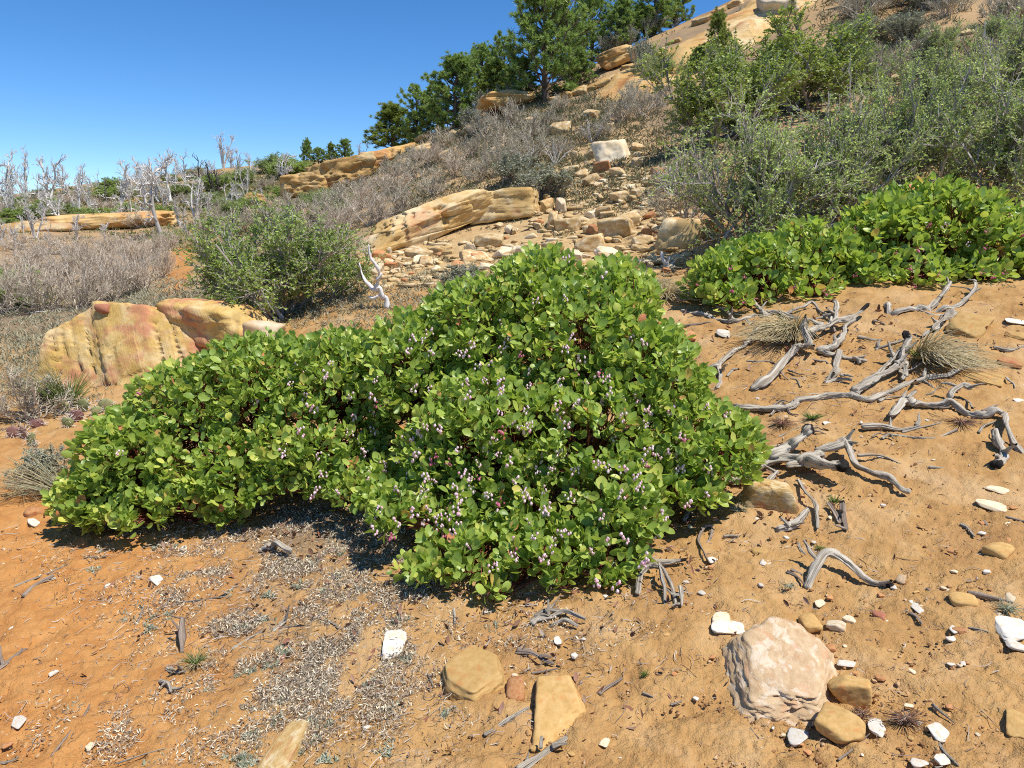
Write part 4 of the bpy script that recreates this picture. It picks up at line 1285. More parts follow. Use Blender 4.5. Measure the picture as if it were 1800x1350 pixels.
place_shrub(PR['loose'][1], 1160, 145, 90, 50, 'loose_shrub', 'thin yellow green shrub on the slickrock sheet')
place_shrub(PR['bare_bud'][1], 60, 735, 170, 95, 'bare_shrub', 'straw coloured twiggy bush at the left edge below the stained boulder')
place_shrub(PR['sage'][0], 80, 850, 110, 70, 'sagebrush', 'small grey green bush at the left tip of the blooming shrub')

def bunch(lst, key, name, label, group, cat='shrub'):
    for k, (px, py, w, h) in enumerate(lst):
        place_shrub(PR[key][k % len(PR[key])], px, py, w, h, name, label, cat, group)

bunch([(15, 548, 130, 95), (75, 546, 120, 92), (140, 542, 120, 90), (200, 528, 110, 85), (250, 512, 100, 80), (285, 488, 70, 60), (40, 510, 120, 70), (110, 500, 110, 70), (180, 490, 110, 70), (235, 472, 90, 62), (270, 455, 70, 50), (300, 440, 60, 40), (60, 470, 100, 50), (150, 462, 100, 50), (100, 446, 90, 36), (200, 444, 90, 36), (30, 440, 80, 30)],
      'bare', 'bare_shrub', 'leafless mauve grey shrub of the thicket left of the trail', 'leafless thicket left of the trail')
bunch([(30, 540, 110, 50), (-10, 530, 120, 60)], 'lowgreen', 'green_shrub', 'low green shrub at the foot of the left thicket, picture edge', 'green shrubs at the left edge')
bunch([(230, 497, 46, 18)], 'lowgreen', 'green_shrub', 'little bright green bush beside the trail in front of the thicket', None)
bunch([(300, 432, 50, 26)], 'lowgreen', 'green_shrub', 'little green bush behind the thicket where the trail climbs', None)
bunch([(370, 415, 90, 50), (420, 410, 90, 46), (470, 400, 90, 50), (520, 395, 90, 54), (400, 385, 70, 34)], 'bare_bud', 'bare_shrub', 'thin grey green twig shrub between the trail shrub and the ledge', 'twig shrubs above the trail')
_th = [(600, 408, 100, 56), (655, 395, 100, 60), (640, 365, 90, 46), (690, 340, 90, 44), (800, 312, 90, 50), (760, 292, 80, 40)]
bunch(_th, 'bare', 'bare_shrub', 'leafless mauve grey shrub of the thicket on the hillside above the slab', 'leafless thicket above the slab')
bunch([(560, 415, 110, 70), (590, 378, 100, 56), (625, 350, 80, 40), (690, 312, 80, 40), (780, 262, 70, 40), (730, 285, 60, 30), (705, 372, 80, 50), (760, 345, 80, 46), (730, 318, 70, 40), (845, 320, 80, 44), (825, 278, 70, 40), (865, 292, 80, 40)], 'bare_bud', 'bare_shrub', 'greyish budding shrub mixed into the leafless thicket above the slab', 'budding shrubs in the thicket above the slab')
bunch([(900, 300, 90, 60), (940, 285, 90, 56), (880, 262, 80, 50), (930, 250, 80, 50), (985, 275, 60, 36), (960, 225, 70, 34), (890, 228, 80, 50), (850, 240, 70, 44), (1050, 245, 70, 36), (1090, 215, 80, 50), (1130, 205, 80, 50), (1110, 175, 60, 34), (985, 195, 50, 30), (1160, 185, 60, 40), (1180, 330, 70, 50)],
      'bare_bud', 'bare_shrub', 'grey green twig shrub on the open slope right of the thicket', 'twig shrubs on the open slope')
bunch([(870, 205, 90, 46), (900, 185, 60, 34), (830, 225, 60, 36), (1100, 70, 60, 40), (1075, 60, 60, 40), (1140, 60, 60, 44)], 'sage', 'sagebrush', 'grey brush below the skyline pines', 'grey brush under the pines')
def upper_scrub():
    rng = random.Random(8)
    k = 0
    for _ in range(46):
        px, py = rng.uniform(1480, 1830), rng.uniform(-20, 290)
        key = rng.choice(('bare_bud', 'loose', 'sage', 'bare_bud'))
        w = rng.uniform(60, 110)
        place_shrub(PR[key][k % len(PR[key])], px, py, w, w * rng.uniform(0.4, 0.62), 'scrub_bush', {'bare_bud': 'small budding grey twig bush', 'loose': 'small loose green bush', 'sage': 'small dense grey sage bush'}[key] + (' at the very top of the upper right slope' if py < 60 else ' half way up the right slope' if py < 170 else ' low on the right slope'), 'shrub', 'bushes over the upper right slope')
        k += 1
    for _ in range(70):
        px, py = rng.uniform(-10, 640), rng.uniform(292, 405)
        top = 345 - (px / 560) * 60
        if py < top + 3:
            py = top + rng.uniform(4, 60)
        key = rng.choice(('bare', 'lowgreen', 'lowgreen', 'green', 'bare_bud'))
        w = rng.uniform(36, 80)
        place_shrub(PR[key][k % len(PR[key])], px, py, w, w * rng.uniform(0.3, 0.5), 'ridge_shrub', {'bare': 'low leafless bush', 'lowgreen': 'low bright green bush', 'green': 'low twiggy green bush', 'bare_bud': 'low budding grey bush'}[key] + (' at the left end of the far ridge' if px < 200 else ' in the middle of the far ridge' if px < 400 else ' at the ledge end of the far ridge'), 'shrub', 'bushes on the far ridge')
        k += 1
upper_scrub()

# ------------------------------------------------------------------ live trees
def pine_proto(seed, n_limb, profile, leafm, tuft=0.042, dens=1.3, lean=0.05):
    rng = np.random.default_rng(seed)
    s = np.linspace(0, 1, 9)[:, None]
    trunk = np.array((0, 0, 1.0)) * s * 0.92 + np.array((lean, 0, 0)) * s ** 2 + rng.normal(size=(9, 3)) * 0.012 * s
    tv, tq = tubes(trunk[None], np.linspace(0.030, 0.006, 9)[None], 8)
    t = np.sort(rng.uniform(0.04, 0.98, n_limb))
    p, T = sample_poly(np.repeat(trunk[None], n_limb, 0), t[:, None])
    p = p[:, 0]
    a = np.arange(n_limb) * 2.4 + rng.normal(size=n_limb) * 0.5
    ln = np.interp(t, *profile) * rng.uniform(0.65, 1.2, n_limb)
    el = 0.15 + 0.7 * t + rng.normal(size=n_limb) * 0.18
    d = np.stack([np.cos(a) * np.cos(el), np.sin(a) * np.cos(el), np.sin(el)], -1)
    k = np.linspace(0, 1, 6)[None, :, None]
    L1 = p[:, None] + d[:, None] * k * ln[:, None, None] + np.array((0, 0, 0.35)) * (k ** 2) * ln[:, None, None] + rng.normal(size=(n_limb, 6, 3)) * 0.012 * k
    L2 = spawn(rng, L1, 5, 0.3, 1.0, 0.6, 0.15, 0.2, 4, fall=0.3)
    v2, q2 = tube_set([(L1, 0.009, 0.003), (L2, 0.0032, 0.0012)], 4)
    wv, wq = join([(tv, tq), (v2, q2)])
    tr = mesh_np('trunk', wv, [wq], M['bark'], True)
    # tufts of needles on the outer twigs
    c, T2 = sample_poly(L2, rng.uniform(0.35, 1.0, (len(L2), max(1, int(2 * dens)))))
    c, T2 = c.reshape(-1, 3), T2.reshape(-1, 3)
    nn = 44
    tuft = tuft * 0.72
    dd = nrm(rng.normal(size=(len(c), nn, 3)) + T2[:, None] * 0.7 + np.array((0, 0, 0.3)))
    pp = c[:, None] + dd * rng.uniform(0, 0.5, (len(c), nn, 1)) * tuft
    sz = tuft * rng.uniform(0.6, 1.15, len(c) * nn)
    V, Q = blades(pp.reshape(-1, 3), dd.reshape(-1, 3), rdir(rng, len(c) * nn), sz, sz * 0.9, NEEDLE_V * np.array((1, 1.1, 1)), NEEDLE_Q)
    return tr, mesh_np('crown', V, [Q], M[leafm], False)

ROUND = ((0, 0.15, 0.45, 0.75, 1.0), (0.2, 0.33, 0.36, 0.24, 0.05))
CONE = ((0, 0.1, 0.4, 0.75, 1.0), (0.30, 0.34, 0.27, 0.14, 0.03))
OPEN = ((0, 0.3, 0.6, 0.8, 1.0), (0.05, 0.22, 0.34, 0.26, 0.08))
PT = {'pinyon': [pine_proto(200, 58, ROUND, 'needle', 0.05), pine_proto(201, 46, OPEN, 'needle', 0.055), pine_proto(203, 62, ROUND, 'needle', 0.048, 1.6, -0.06)],
      'juniper': [pine_proto(210, 62, CONE, 'needle_yellow', 0.055), pine_proto(211, 66, CONE, 'needle', 0.052)]}

def tree(proto, px, py, h, w, name, label, group=None, cat='tree'):
    g = ground_at(px, py)
    m = (g[1] * CP - (g[2] - ZC) * SP) / FPX
    rng = random.Random(int(px * 5 + py))
    th = thing(name, label, cat, g - np.array((0, 0, 0.04 * h * m)), group, rng.uniform(0, 6.28), (w * m / 0.60, w * m / 0.60, h * m))
    obj('trunk', proto[0], th)
    o = obj('crown', proto[1], th)
    o['kind'] = 'stuff'
    return th

tree(PT['pinyon'][0], 958, 178, 200, 130, 'pinyon_pine', 'biggest skyline pine, dark and rounded, above the overhanging ledge')
tree(PT['juniper'][0], 690, 262, 82, 84, 'juniper_tree', 'leftmost skyline juniper, yellow green and pointed')
tree(PT['pinyon'][1], 732, 240, 92, 66, 'pinyon_pine', 'slim open pine right behind the leftmost skyline juniper')
tree(PT['pinyon'][2], 800, 228, 118, 96, 'pinyon_pine', 'rounded pine third from the left on the skyline')
tree(PT['pinyon'][0], 850, 190, 100, 70, 'pinyon_pine', 'smaller pine fourth from the left on the skyline')
tree(PT['pinyon'][1], 888, 170, 100, 66, 'pinyon_pine', 'open pine standing just left of the biggest one')
tree(PT['pinyon'][2], 915, 180, 70, 70, 'pinyon_pine', 'low pine tucked under the left side of the biggest one')
tree(PT['pinyon'][0], 1040, 110, 120, 80, 'pinyon_pine', 'dark pine right behind the biggest one')
tree(PT['sage' if False else 'juniper'][1], 1090, 72, 90, 60, 'juniper_tree', 'grey green juniper behind the tan outcrop')
tree(PT['pinyon'][1], 1150, 45, 90, 80, 'pinyon_pine', 'pine cut by the top edge, left of the bare trunk')
tree(PT['pinyon'][2], 1188, 35, 110, 60, 'pinyon_pine', 'pine with a bare dark trunk at the top edge')
tree(PT['juniper'][0], 1262, 118, 92, 52, 'juniper_tree', 'small bright juniper behind the light green oak shrub')
tree(PT['juniper'][1], 1225, 130, 46, 40, 'juniper_tree', 'little dark juniper left of the small bright juniper')
tree(PT['juniper'][1], 1020, 150, 60, 50, 'juniper_tree', 'low juniper at the right side of the biggest pine')
tree(PT['pinyon'][1], 770, 235, 80, 70, 'pinyon_pine', 'low pine filling the gap between the second and third skyline pines')
tree(PT['juniper'][0], 870, 182, 70, 60, 'juniper_tree', 'yellowish juniper just above the overhanging ledge')
tree(PT['pinyon'][0], 990, 140, 110, 80, 'pinyon_pine', 'pine pressed against the right side of the biggest one')
tree(PT['juniper'][1], 1120, 66, 66, 50, 'juniper_tree', 'short juniper between the grey green juniper and the top edge pine')
tree(PT['juniper'][1], 540, 290, 44, 22, 'juniper_tree', 'narrow far juniper on the left ridge, leftmost of four')
tree(PT['pinyon'][0], 560, 292, 30, 34, 'pinyon_pine', 'low round far pine on the left ridge, second of four')
tree(PT['juniper'][0], 584, 288, 36, 22, 'juniper_tree', 'narrow far juniper on the left ridge, third of four')
tree(PT['pinyon'][2], 606, 288, 40, 30, 'pinyon_pine', 'round far pine on the left ridge, rightmost of four')

# ------------------------------------------------------------------ dead trees of the old burn
def dead_proto(seed, wood, n1=11, n2=5, n3=3, fork=2, spread=0.55):
    rng = np.random.default_rng(seed)
    s = np.linspace(0, 1, 8)[None, :, None]
    n0 = fork
    d = nrm(np.array((0, 0, 1.0)) + rng.normal(size=(n0, 3)) * np.array((0.25, 0.25, 0)) * (0 if fork == 1 else 1))
    T0 = d[:, None] * s * rng.uniform(0.75, 1.0, (n0, 1, 1)) + rng.normal(size=(n0, 1, 3)) * np.array((.04, .04, 0)) * np.sin(s * 3) + rng.normal(size=(n0, 8, 3)) * 0.010 * s
    L1 = spawn(rng, T0, n1, 0.2, 0.97, spread, 0.36, 0.22, 6, 0.07, 0.55)
    L2 = spawn(rng, L1, n2, 0.25, 1.0, 0.6, 0.15, 0.2, 5, 0.08, 0.4)
    L3 = spawn(rng, L2, n3, 0.3, 1.0, 0.6, 0.07, 0.15, 4, 0.06, 0.3)
    v, q = tube_set([(T0, 0.028, 0.007)], 7)
    tr = mesh_np('trunk', v, [q], M[wood], True)
    v, q = tube_set([(L1, 0.014, 0.005), (L2, 0.0062, 0.0028), (L3, 0.0036, 0.0018)], 4)
    return tr, mesh_np('limbs', v, [q], M[wood], True)

DT = [dead_proto(300, 'dead_tree', 12, 5, 3, 1, 0.8), dead_proto(301, 'dead_tree', 9, 5, 3, 2), dead_proto(302, 'dead_tree', 7, 5, 3, 3, 0.5), dead_proto(303, 'dead_tree', 14, 4, 3, 1, 1.0), dead_proto(304, 'dead_tree', 8, 6, 3, 2, 0.7)]
BT = [dead_proto(310, 'burnt_tree', 4, 2, 1, 1, 0.8), dead_proto(311, 'burnt_tree', 6, 4, 2, 2, 0.6)]

def dead(px, py, h, k, label, burnt=False, group=None, wf=1.0):
    pr = BT[k % len(BT)] if burnt else DT[k % len(DT)]
    g = ground_at(px, py)
    m = (g[1] * CP - (g[2] - ZC) * SP) / FPX
    rng = random.Random(int(px * 5 + py + k))
    th = thing('dead_tree', label, 'dead tree', g - np.array((0, 0, 0.03 * h * m)), group, rng.uniform(0, 6.28), (h * m * wf, h * m * wf, h * m))
    obj('trunk', pr[0], th)
    o = obj('limbs', pr[1], th)
    o['kind'] = 'stuff'

dead(286, 416, 150, 3, 'tallest bleached dead tree, feathery, standing where the trail climbs')
dead(84, 358, 98, 1, 'broad bleached dead tree rising well above the ridge at the left')
dead(12, 382, 96, 2, 'bleached dead tree at the very left edge')
dead(210, 362, 84, 1, 'dark grey forked dead tree between the broad one and the tallest')
dead(385, 358, 74, 1, 'charred forked dead tree on the green ridge slope', True)
dead(352, 335, 66, 0, 'single charred pole standing above the ridge line', True)
dead(393, 296, 58, 2, 'bleached many-stemmed dead tree on the ridge crest above the charred forked one')
dead(498, 322, 66, 4, 'pale dead tree at the left end of the yellow ledge')
dead(346, 394, 80, 2, 'pale spreading dead tree right of the tallest one')
dead(327, 332, 70, 0, 'bleached slim dead tree left of the charred pole')
dead(113, 340, 66, 4, 'bleached dead tree just right of the broad one')
for k, (px, py, h) in enumerate([(70, 358, 54), (138, 332, 50), (241, 342, 60), (301, 356, 98), (406, 292, 40), (420, 308, 52), (105, 388, 64), (62, 420, 72), (27, 450, 60), (136, 420, 54), (177, 400, 36), (280, 356, 64), (366, 388, 48), (40, 360, 46), (160, 345, 40), (225, 345, 44), (260, 395, 44), (315, 398, 50), (190, 430, 44), (5, 430, 60), (90, 440, 50), (445, 312, 34), (265, 330, 40), (372, 320, 40), (20, 350, 40), (230, 400, 40), (330, 420, 40), (440, 300, 30)]):
    dead(px, py, h, k, 'smaller bleached dead tree among the burnt stand on the ridge', False, 'smaller dead trees of the burnt stand')
_rd = random.Random(33)
for k in range(22):
    px = _rd.uniform(-10, 460)
    py = 348 - px / 560 * 60 + _rd.uniform(2, 80)
    dead(px, min(py, 432), _rd.uniform(44, 86), _rd.randrange(5), 'thin bleached dead trunk in the crowded burnt stand', False, 'thin dead trunks of the burnt stand', 0.62)
for k, (px, py, h) in enumerate([(190, 364, 54), (257, 392, 40), (120, 360, 40), (176, 404, 34)]):
    dead(px, py, h, k, 'small charred dead tree among the burnt stand on the ridge', True, 'small charred trees of the burnt stand')
dead(634, 272, 36, 2, 'little white dead tree left of the skyline juniper')
dead(1245, 255, 100, 0, 'thin pale dead stem standing in front of the light green oak', wf=0.35)
dead(1725, 100, 70, 0, 'thin pale dead stem high on the right slope', wf=0.35)
# ------------------------------------------------------------------ dead wood on the ground
def catmull(P, n):
    P = np.asarray(P, float)
    if len(P) < 3:
        t = np.linspace(0, 1, n)[:, None]
        return P[0] * (1 - t) + P[-1] * t
    Q = np.concatenate([[2 * P[0] - P[1]], P, [2 * P[-1] - P[-2]]])
    seg = len(P) - 1
    t = np.linspace(0, seg - 1e-6, n)
    i = t.astype(int)
    f = (t - i)[:, None]
    a, b, c, d = Q[i], Q[i + 1], Q[i + 2], Q[i + 3]
    return 0.5 * ((2 * b) + (c - a) * f + (2 * a - 5 * b + 4 * c - d) * f ** 2 + (3 * b - a - 3 * c + d) * f ** 3)

def limb_geo(pts, r0, r1, seed, char=(0, 0), sides=20, knob=0.5, groove=0.62, flat=0.85):
    """gnarled limb along 3-D points: uneven thickness, twisted grooves, closed ends"""
    rng = np.random.default_rng(seed)
    pts = np.asarray(pts, float)
    ln = np.linalg.norm(np.diff(pts, axis=0), axis=1).sum()
    n = int(np.clip(ln / (0.35 * max(r0, r1)), 10, 90))
    C = catmull(pts, n)
    t = np.linspace(0, 1, n)
    C = C + (fbm(np.stack([t * ln * 9, t * 0 + seed, t * 0], -1), 2, seed)[:, None] * rng.normal(size=3) * 1.0 * r0)
    r = (r0 + (r1 - r0) * t) * (1 + knob * fbm(np.stack([t * ln * 11 + seed, t * 0, t * 0], -1), 2, seed + 2))
    T = nrm(np.gradient(C, axis=0))
    A = np.empty_like(T)
    a = nrm(np.cross(T[0], np.array((0.12, 0.2, 0.97))))
    for k in range(n):
        a = nrm(a - T[k] * (a @ T[k]))
        A[k] = a
    B = np.cross(T, A)
    th = np.arange(sides) / sides * 2 * math.pi
    along = t * ln
    tw = th[None] + along[:, None] * rng.uniform(-6, 6)
    cyl = np.stack([np.cos(tw) * 1.6, np.sin(tw) * 1.6, np.broadcast_to(along[:, None] * 2.5 + seed * 3.1, tw.shape)], -1)
    g = fbm(cyl * np.array((1.9, 1.9, 1.2)), 3, seed + 4)
    g = g - 0.7 * np.exp(-(vnoise(cyl * np.array((2.6, 2.6, 0.7)) + 9, seed + 6) / 0.16) ** 2)
    rr = r[:, None] * (1 + groove * g + 0.10 * np.sin(3 * tw + seed))
    rr[0] *= 0.55; rr[-1] *= 0.55
    ring = A[:, None] * (np.cos(th)[None] * rr)[..., None] + B[:, None] * (np.sin(th)[None] * rr * flat)[..., None]
    V = (C[:, None] + ring)
    grain = np.stack([np.broadcast_to(along[:, None] + seed, tw.shape), np.cos(tw) * 0.03, np.sin(tw) * 0.03], -1)
    c = np.maximum(char[0] * (1 - sstep(t, 0, 0.22)), char[1] * sstep(t, 0.78, 1.0))
    ch = np.broadcast_to(c[:, None], tw.shape)
    j = np.arange(sides)
    q = np.stack([j, (j + 1) % sides, (j + 1) % sides + sides, j + sides], -1)
    Q = (q[None] + (np.arange(n - 1) * sides)[:, None, None]).reshape(-1, 4)
    V = V.reshape(-1, 3); grain = grain.reshape(-1, 3); ch = ch.reshape(-1)
    # closing points
    V = np.concatenate([V, [C[0] - T[0] * r[0] * 0.15, C[-1] + T[-1] * r[-1] * 0.15]])
    grain = np.concatenate([grain, [grain[0], grain[-1]]]); ch = np.concatenate([ch, [c[0], c[-1]]])
    m = n * sides
    tri = np.concatenate([np.stack([(j + 1) % sides, j, np.full(sides, m)], -1), np.stack([j + (n - 1) * sides, (j + 1) % sides + (n - 1) * sides, np.full(sides, m + 1)], -1)])
    return V, Q, tri, grain, ch

def limb_mesh(name, pts, r0, r1, seed, mat, **kw):
    V, Q, tri, g, c = limb_geo(pts, r0, r1, seed, **kw)
    return mesh_np(name, V, [Q, tri], M[mat], True, {'grain': g, 'char': c})

def gp(p, r):
    """ground point with the limb's lift: p = (px, py[, lift in metres])"""
    g = ground_at(p[0], p[1])
    lift = p[2] if len(p) > 2 else 0.0
    return g + np.array((0, 0, r * 0.36 + lift))

def deadwood(name, label, limbs, mat='wood', cat='branch', group=None):
    """limbs: list of (points, r0 px, r1 px, char); the first is the main limb, the rest its side branches"""
    base = ground_at(*limbs[0][0][0][:2])
    m = (base[1] * CP - (base[2] - ZC) * SP) / FPX
    if len(limbs) == 1 and limbs[0][1] <= 5.4:      # a plain stick is one mesh
        pts, r0, r1, ch = limbs[0]
        pts = np.array([gp(p, r0 * m) for p in pts]) - base
        me = limb_mesh(name, pts, r0 * m * 0.84, r1 * m * 0.66, int(abs(limbs[0][0][0][0]) * 7) % 9973, mat, char=ch)
        return tag(obj(name, me, loc=base), label, cat, group)
    th = thing(name, label, cat, base, group)
    rs = random.Random(int(limbs[0][0][0][0] * 3))
    for k, (pts, r0, r1, ch) in enumerate(limbs):
        pts = np.array([gp(p, r0 * m) for p in pts]) - base
        if 5.4 < r0 < 12:                      # broken stubs
            for _ in range(2):
                j = rs.randrange(len(pts) - 1); f = rs.random()
                q = pts[j] * (1 - f) + pts[j + 1] * f
                dd = nrm(nrm(pts[j + 1] - pts[j]) * 0.6 + np.array((rs.gauss(0, .7), rs.gauss(0, .7), rs.uniform(0.0, .9))))
                l = min(0.10, rs.uniform(2.5, 6) * r0 * m)
                obj('stub', limb_mesh('stub', [q, q + dd * l * .5, q + dd * l + np.array((0, 0, rs.uniform(-.2, .2) * l))], r0 * m * .6, r0 * m * .22, rs.randrange(999), mat, char=(0, rs.choice((0, 0, 1))), sides=10), th)
        me = limb_mesh('limb', pts, r0 * m * 0.84, r1 * m * 0.66, int(abs(limbs[0][0][0][0]) * 7 + k * 31) % 9973, mat, char=ch)
        obj('main_limb' if k == 0 else 'side_limb', me, th)
    return th

def c4(*pts):
    return [(1150 + p[0] * .363, 450 + p[1] * .363) + tuple(p[2:]) for p in pts]

deadwood('dead_branch', 'long grey dead branch with a rising fork at the foot of the low manzanita mat',
  [(c4((130, 262), (250, 292), (380, 322), (480, 292), (560, 284), (700, 302), (830, 302), (888, 268)), 5.5, 4.0, (0, 1)),
   (c4((545, 300), (510, 275, .02), (450, 228, .06), (395, 175, .10)), 5.5, 3.5, (0, 0)),
   (c4((560, 280), (680, 282, .02), (760, 252, .03), (830, 288)), 4.5, 3.0, (0, 0)),
   (c4((390, 318), (350, 285, .03), (290, 262, .04)), 3.5, 2.0, (0, 0))])
deadwood('dead_branch', 'grey dead branch with upturned tip in front of the tall manzanita',
  [(c4((1130, 245, .03), (1140, 275), (1200, 275), (1290, 264), (1380, 268), (1480, 248, .02), (1540, 215, .06), (1550, 175, .10)), 6.5, 5.0, (0, 0)),
   (c4((1330, 262), (1390, 220, .05), (1425, 185, .09)), 5.5, 4.5, (0, 0)),
   (c4((1290, 265), (1350, 290), (1440, 292)), 4.0, 3.0, (0, 0)),
   (c4((1540, 215, .06), (1500, 205, .08), (1370, 190, .08)), 2.4, 1.5, (0, 0))])
deadwood('dead_branch', 'short splintered grey log below the upturned branch', [(c4((1445, 292, .02), (1400, 318), (1345, 372)), 9, 6, (0, 0)), (c4((1340, 372), (1290, 395)), 4.5, 3, (0, 1))])
deadwood('dead_branch', 'big forked grey dead branch in the middle of the open soil at the right',
  [(c4((470, 655), (560, 612, .02), (640, 530, .05), (690, 488, .06), (730, 478, .06), (775, 480, .04)), 9, 8, (0, 0)),
   (c4((725, 480, .03), (715, 430, .09), (712, 395, .13)), 11, 10, (0, 1)),
   (c4((735, 430, .06), (790, 400, .06), (850, 372, .06), (940, 336, .06), (1035, 294, .08)), 11, 7, (0, 1)),
   (c4((780, 468), (870, 452, .03), (930, 395, .05), (962, 350, .07)), 9, 7, (0, 0)),
   (c4((790, 470), (900, 492), (1000, 516)), 7, 5, (0, 0)),
   (c4((885, 490, .02), (880, 565), (845, 602)), 7, 6, (0, 0)), (c4((830, 602), (890, 598), (955, 612)), 7, 4, (1, 0)),
   (c4((880, 350, .03), (878, 310, .06), (865, 265, .09)), 7, 5, (0, 1))])
deadwood('dead_branch', 'twisted thin grey branch left of the first grass tuft', [(c4((500, 352), (455, 425, .01), (380, 478, .02), (310, 545, .02), (322, 600, .01), (302, 645)), 6, 5, (0, 0)), (c4((215, 562), (290, 552, .02), (312, 548, .02)), 5, 6, (0, 0))])
deadwood('dead_branch', 'longest grey dead branch lying across the soil with a dark upright knob',
  [(c4((380, 735), (480, 745), (600, 748), (700, 712), (780, 695), (880, 685), (960, 684), (1060, 704), (1150, 664), (1250, 624), (1330, 594), (1420, 584), (1500, 548), (1565, 540)), 8, 6, (0, 0)),
   (c4((975, 665), (1080, 625, .02), (1160, 580, .06), (1205, 530, .10), (1218, 478, .15)), 9, 8, (0, 1)),
   (c4((1060, 600), (1130, 545, .03), (1195, 510, .08)), 7, 8, (0, 0)),
   (c4((1200, 560, .06), (1205, 620, .02)), 7, 5, (0, 0))])
deadwood('dead_branch', 'grey root winding to the right picture edge below the long branch',
  [(c4((1150, 805), (1205, 745, .02), (1300, 738, .03), (1420, 735, .04), (1500, 765, .03), (1600, 785, .03), (1690, 795, .03), (1712, 855, .01), (1750, 930), (1795, 975)), 8, 7, (0, 0)),
   (c4((1430, 728, .04), (1480, 690, .07), (1540, 695, .05)), 9, 6, (0, 0)),
   (c4((1210, 745, .02), (1260, 705, .05)), 9, 6, (0, 1))])
deadwood('dead_branch', 'splintered grey stick under the winding root', [(c4((1000, 832), (1090, 828), (1180, 845), (1290, 825)), 7, 3, (0, 0)), (c4((1140, 868), (1260, 880), (1380, 884), (1470, 840)), 3, 3, (0, 0)), (c4((1200, 860), (1340, 820), (1450, 800)), 3, 2, (0, 0))])
deadwood('dead_stump', 'big overturned grey stump with a charred sawn end beside the blooming shrub',
  [(c4((345, 1105), (440, 1080), (540, 1035, .03), (650, 1030, .05), (760, 1052, .06), (850, 1082, .07), (925, 1086, .07)), 7, 20, (0, 1)),
   (c4((560, 1015, .03), (680, 985, .09), (745, 950, .13)), 15, 13, (0, 1)),
   (c4((770, 1000, .06), (870, 985, .07), (930, 975, .08), (975, 1045, .05), (1050, 1090, .04), (1130, 1105, .03), (1190, 1145, .01), (1235, 1150)), 9, 9, (0, 0)),
   (c4((980, 995, .03), (1090, 985, .02), (1195, 1010)), 3.2, 2.2, (0, 0)),
   (c4((690, 1110, .02), (740, 1185, .03), (780, 1240, .02), (790, 1325)), 4.5, 3.2, (0, 0)),
   (c4((600, 1060, .01), (540, 1110), (480, 1110)), 7, 4, (0, 0)), (c4((800, 1010, .05), (700, 1050, .06), (640, 1070, .04)), 13, 8, (0, 0))], cat='stump')
deadwood('dead_branch', 'stubby hooked root chunk standing near the right picture edge', [(c4((1640, 890, .05), (1662, 940, .03), (1690, 975), (1650, 1025)), 9, 9, (0, 1))])
deadwood('dead_branch', 'short pale root poking out under the right flank of the shrub', [(c4((1232 * 0 + 222, 1180, .02), (172, 1232), (140, 1290)), 6, 6, (0, 0))])
deadwood('dead_branch', 'pale split wood piece beside the cracked yellow stone', [(c4((595, 1330), (680, 1300), (742, 1240, .01)), 8, 6, (0, 0))])
deadwood('dead_branch', 'dark curled bark piece right of the cracked yellow stone', [(c4((842, 1222, .01), (880, 1265), (900, 1310)), 5, 6, (0, 0)), (c4((905, 1225, .02), (915, 1270, .01), (930, 1340)), 7, 5, (1, 0))], 'wood_brown')
P5 = lambda *pts: [(1150 + p[0] * .363, 860 + p[1] * .363) + tuple(p[2:]) for p in pts]
P6 = lambda *pts: [(600 + p[0] * .363, 860 + p[1] * .363) + tuple(p[2:]) for p in pts]
P7 = lambda *pts: [(p[0] * .363, 860 + p[1] * .363) + tuple(p[2:]) for p in pts]
deadwood('dead_branch', 'arched grey branch with a burnt end on the bare soil above the pink rock', [(P5((740, 465), (775, 420, .03), (830, 385, .06), (900, 395, .05), (970, 425, .02), (1040, 455), (1110, 465), (1160, 470)), 9, 9.5, (0, 1))])
deadwood('dead_branch', 'thin dark twig at the foot of the arched branch', [(P5((640, 405), (690, 430), (720, 465)), 3.5, 3, (0, 0)), (P5((660, 400, .01), (720, 415)), 2.5, 2, (0, 0))], 'wood_brown')
deadwood('dead_branch', 'grey club shaped stick at the lower right hem of the shrub', [(P6((1260, 395), (1350, 380, .02), (1440, 352, .01), (1560, 360), (1670, 345)), 6, 7, (0, 1))])
deadwood('bark_clump', 'clump of curled grey bark strips in front of the shrub', [(P6((1435, 515), (1450, 450, .03), (1500, 430, .05), (1550, 450, .05), (1600, 505, .02), (1625, 570)), 5, 6, (0, 0)), (P6((1530, 430, .05), (1550, 500, .03), (1580, 560)), 4, 4, (0, 0)), (P6((1640, 510, .03), (1640, 580)), 6, 3, (0, 0))], cat='bark')
deadwood('bark_clump', 'flat grey bark pile in front of the lowest sprigs', [(P6((920, 660), (1000, 630, .01), (1080, 615, .01), (1190, 650)), 6, 4, (0, 0)), (P6((930, 620), (1000, 600, .01), (1110, 600)), 4, 3, (0, 0)), (P6((1000, 665), (1080, 650, .01), (1150, 670)), 5, 3, (1, 0)), (P6((1005, 600, .01), (1060, 520)), 3, 2, (0, 0))], cat='bark')
deadwood('dead_branch', 'curly brown bark strip beside two white chips', [(P5((295, 180), (240, 205, .02), (215, 260, .02), (225, 310, .01), (262, 362)), 3.5, 2.2, (0, 0)), (P5((280, 195), (265, 250, .02), (225, 290)), 4, 2, (1, 0))], 'wood_brown')
deadwood('dead_branch', 'flat pale weathered stick at the bottom edge of the picture', [(P6((850, 1370), (980, 1285), (1085, 1210)), 8, 6.5, (0, 0)), (P6((965, 1275, .01), (970, 1240, .03)), 5, 4, (0, 0))])
deadwood('dead_branch', 'grey stick between the two foreground tan stones', [(P6((690, 1190), (800, 1135), (910, 1065)), 4, 6, (0, 0))])
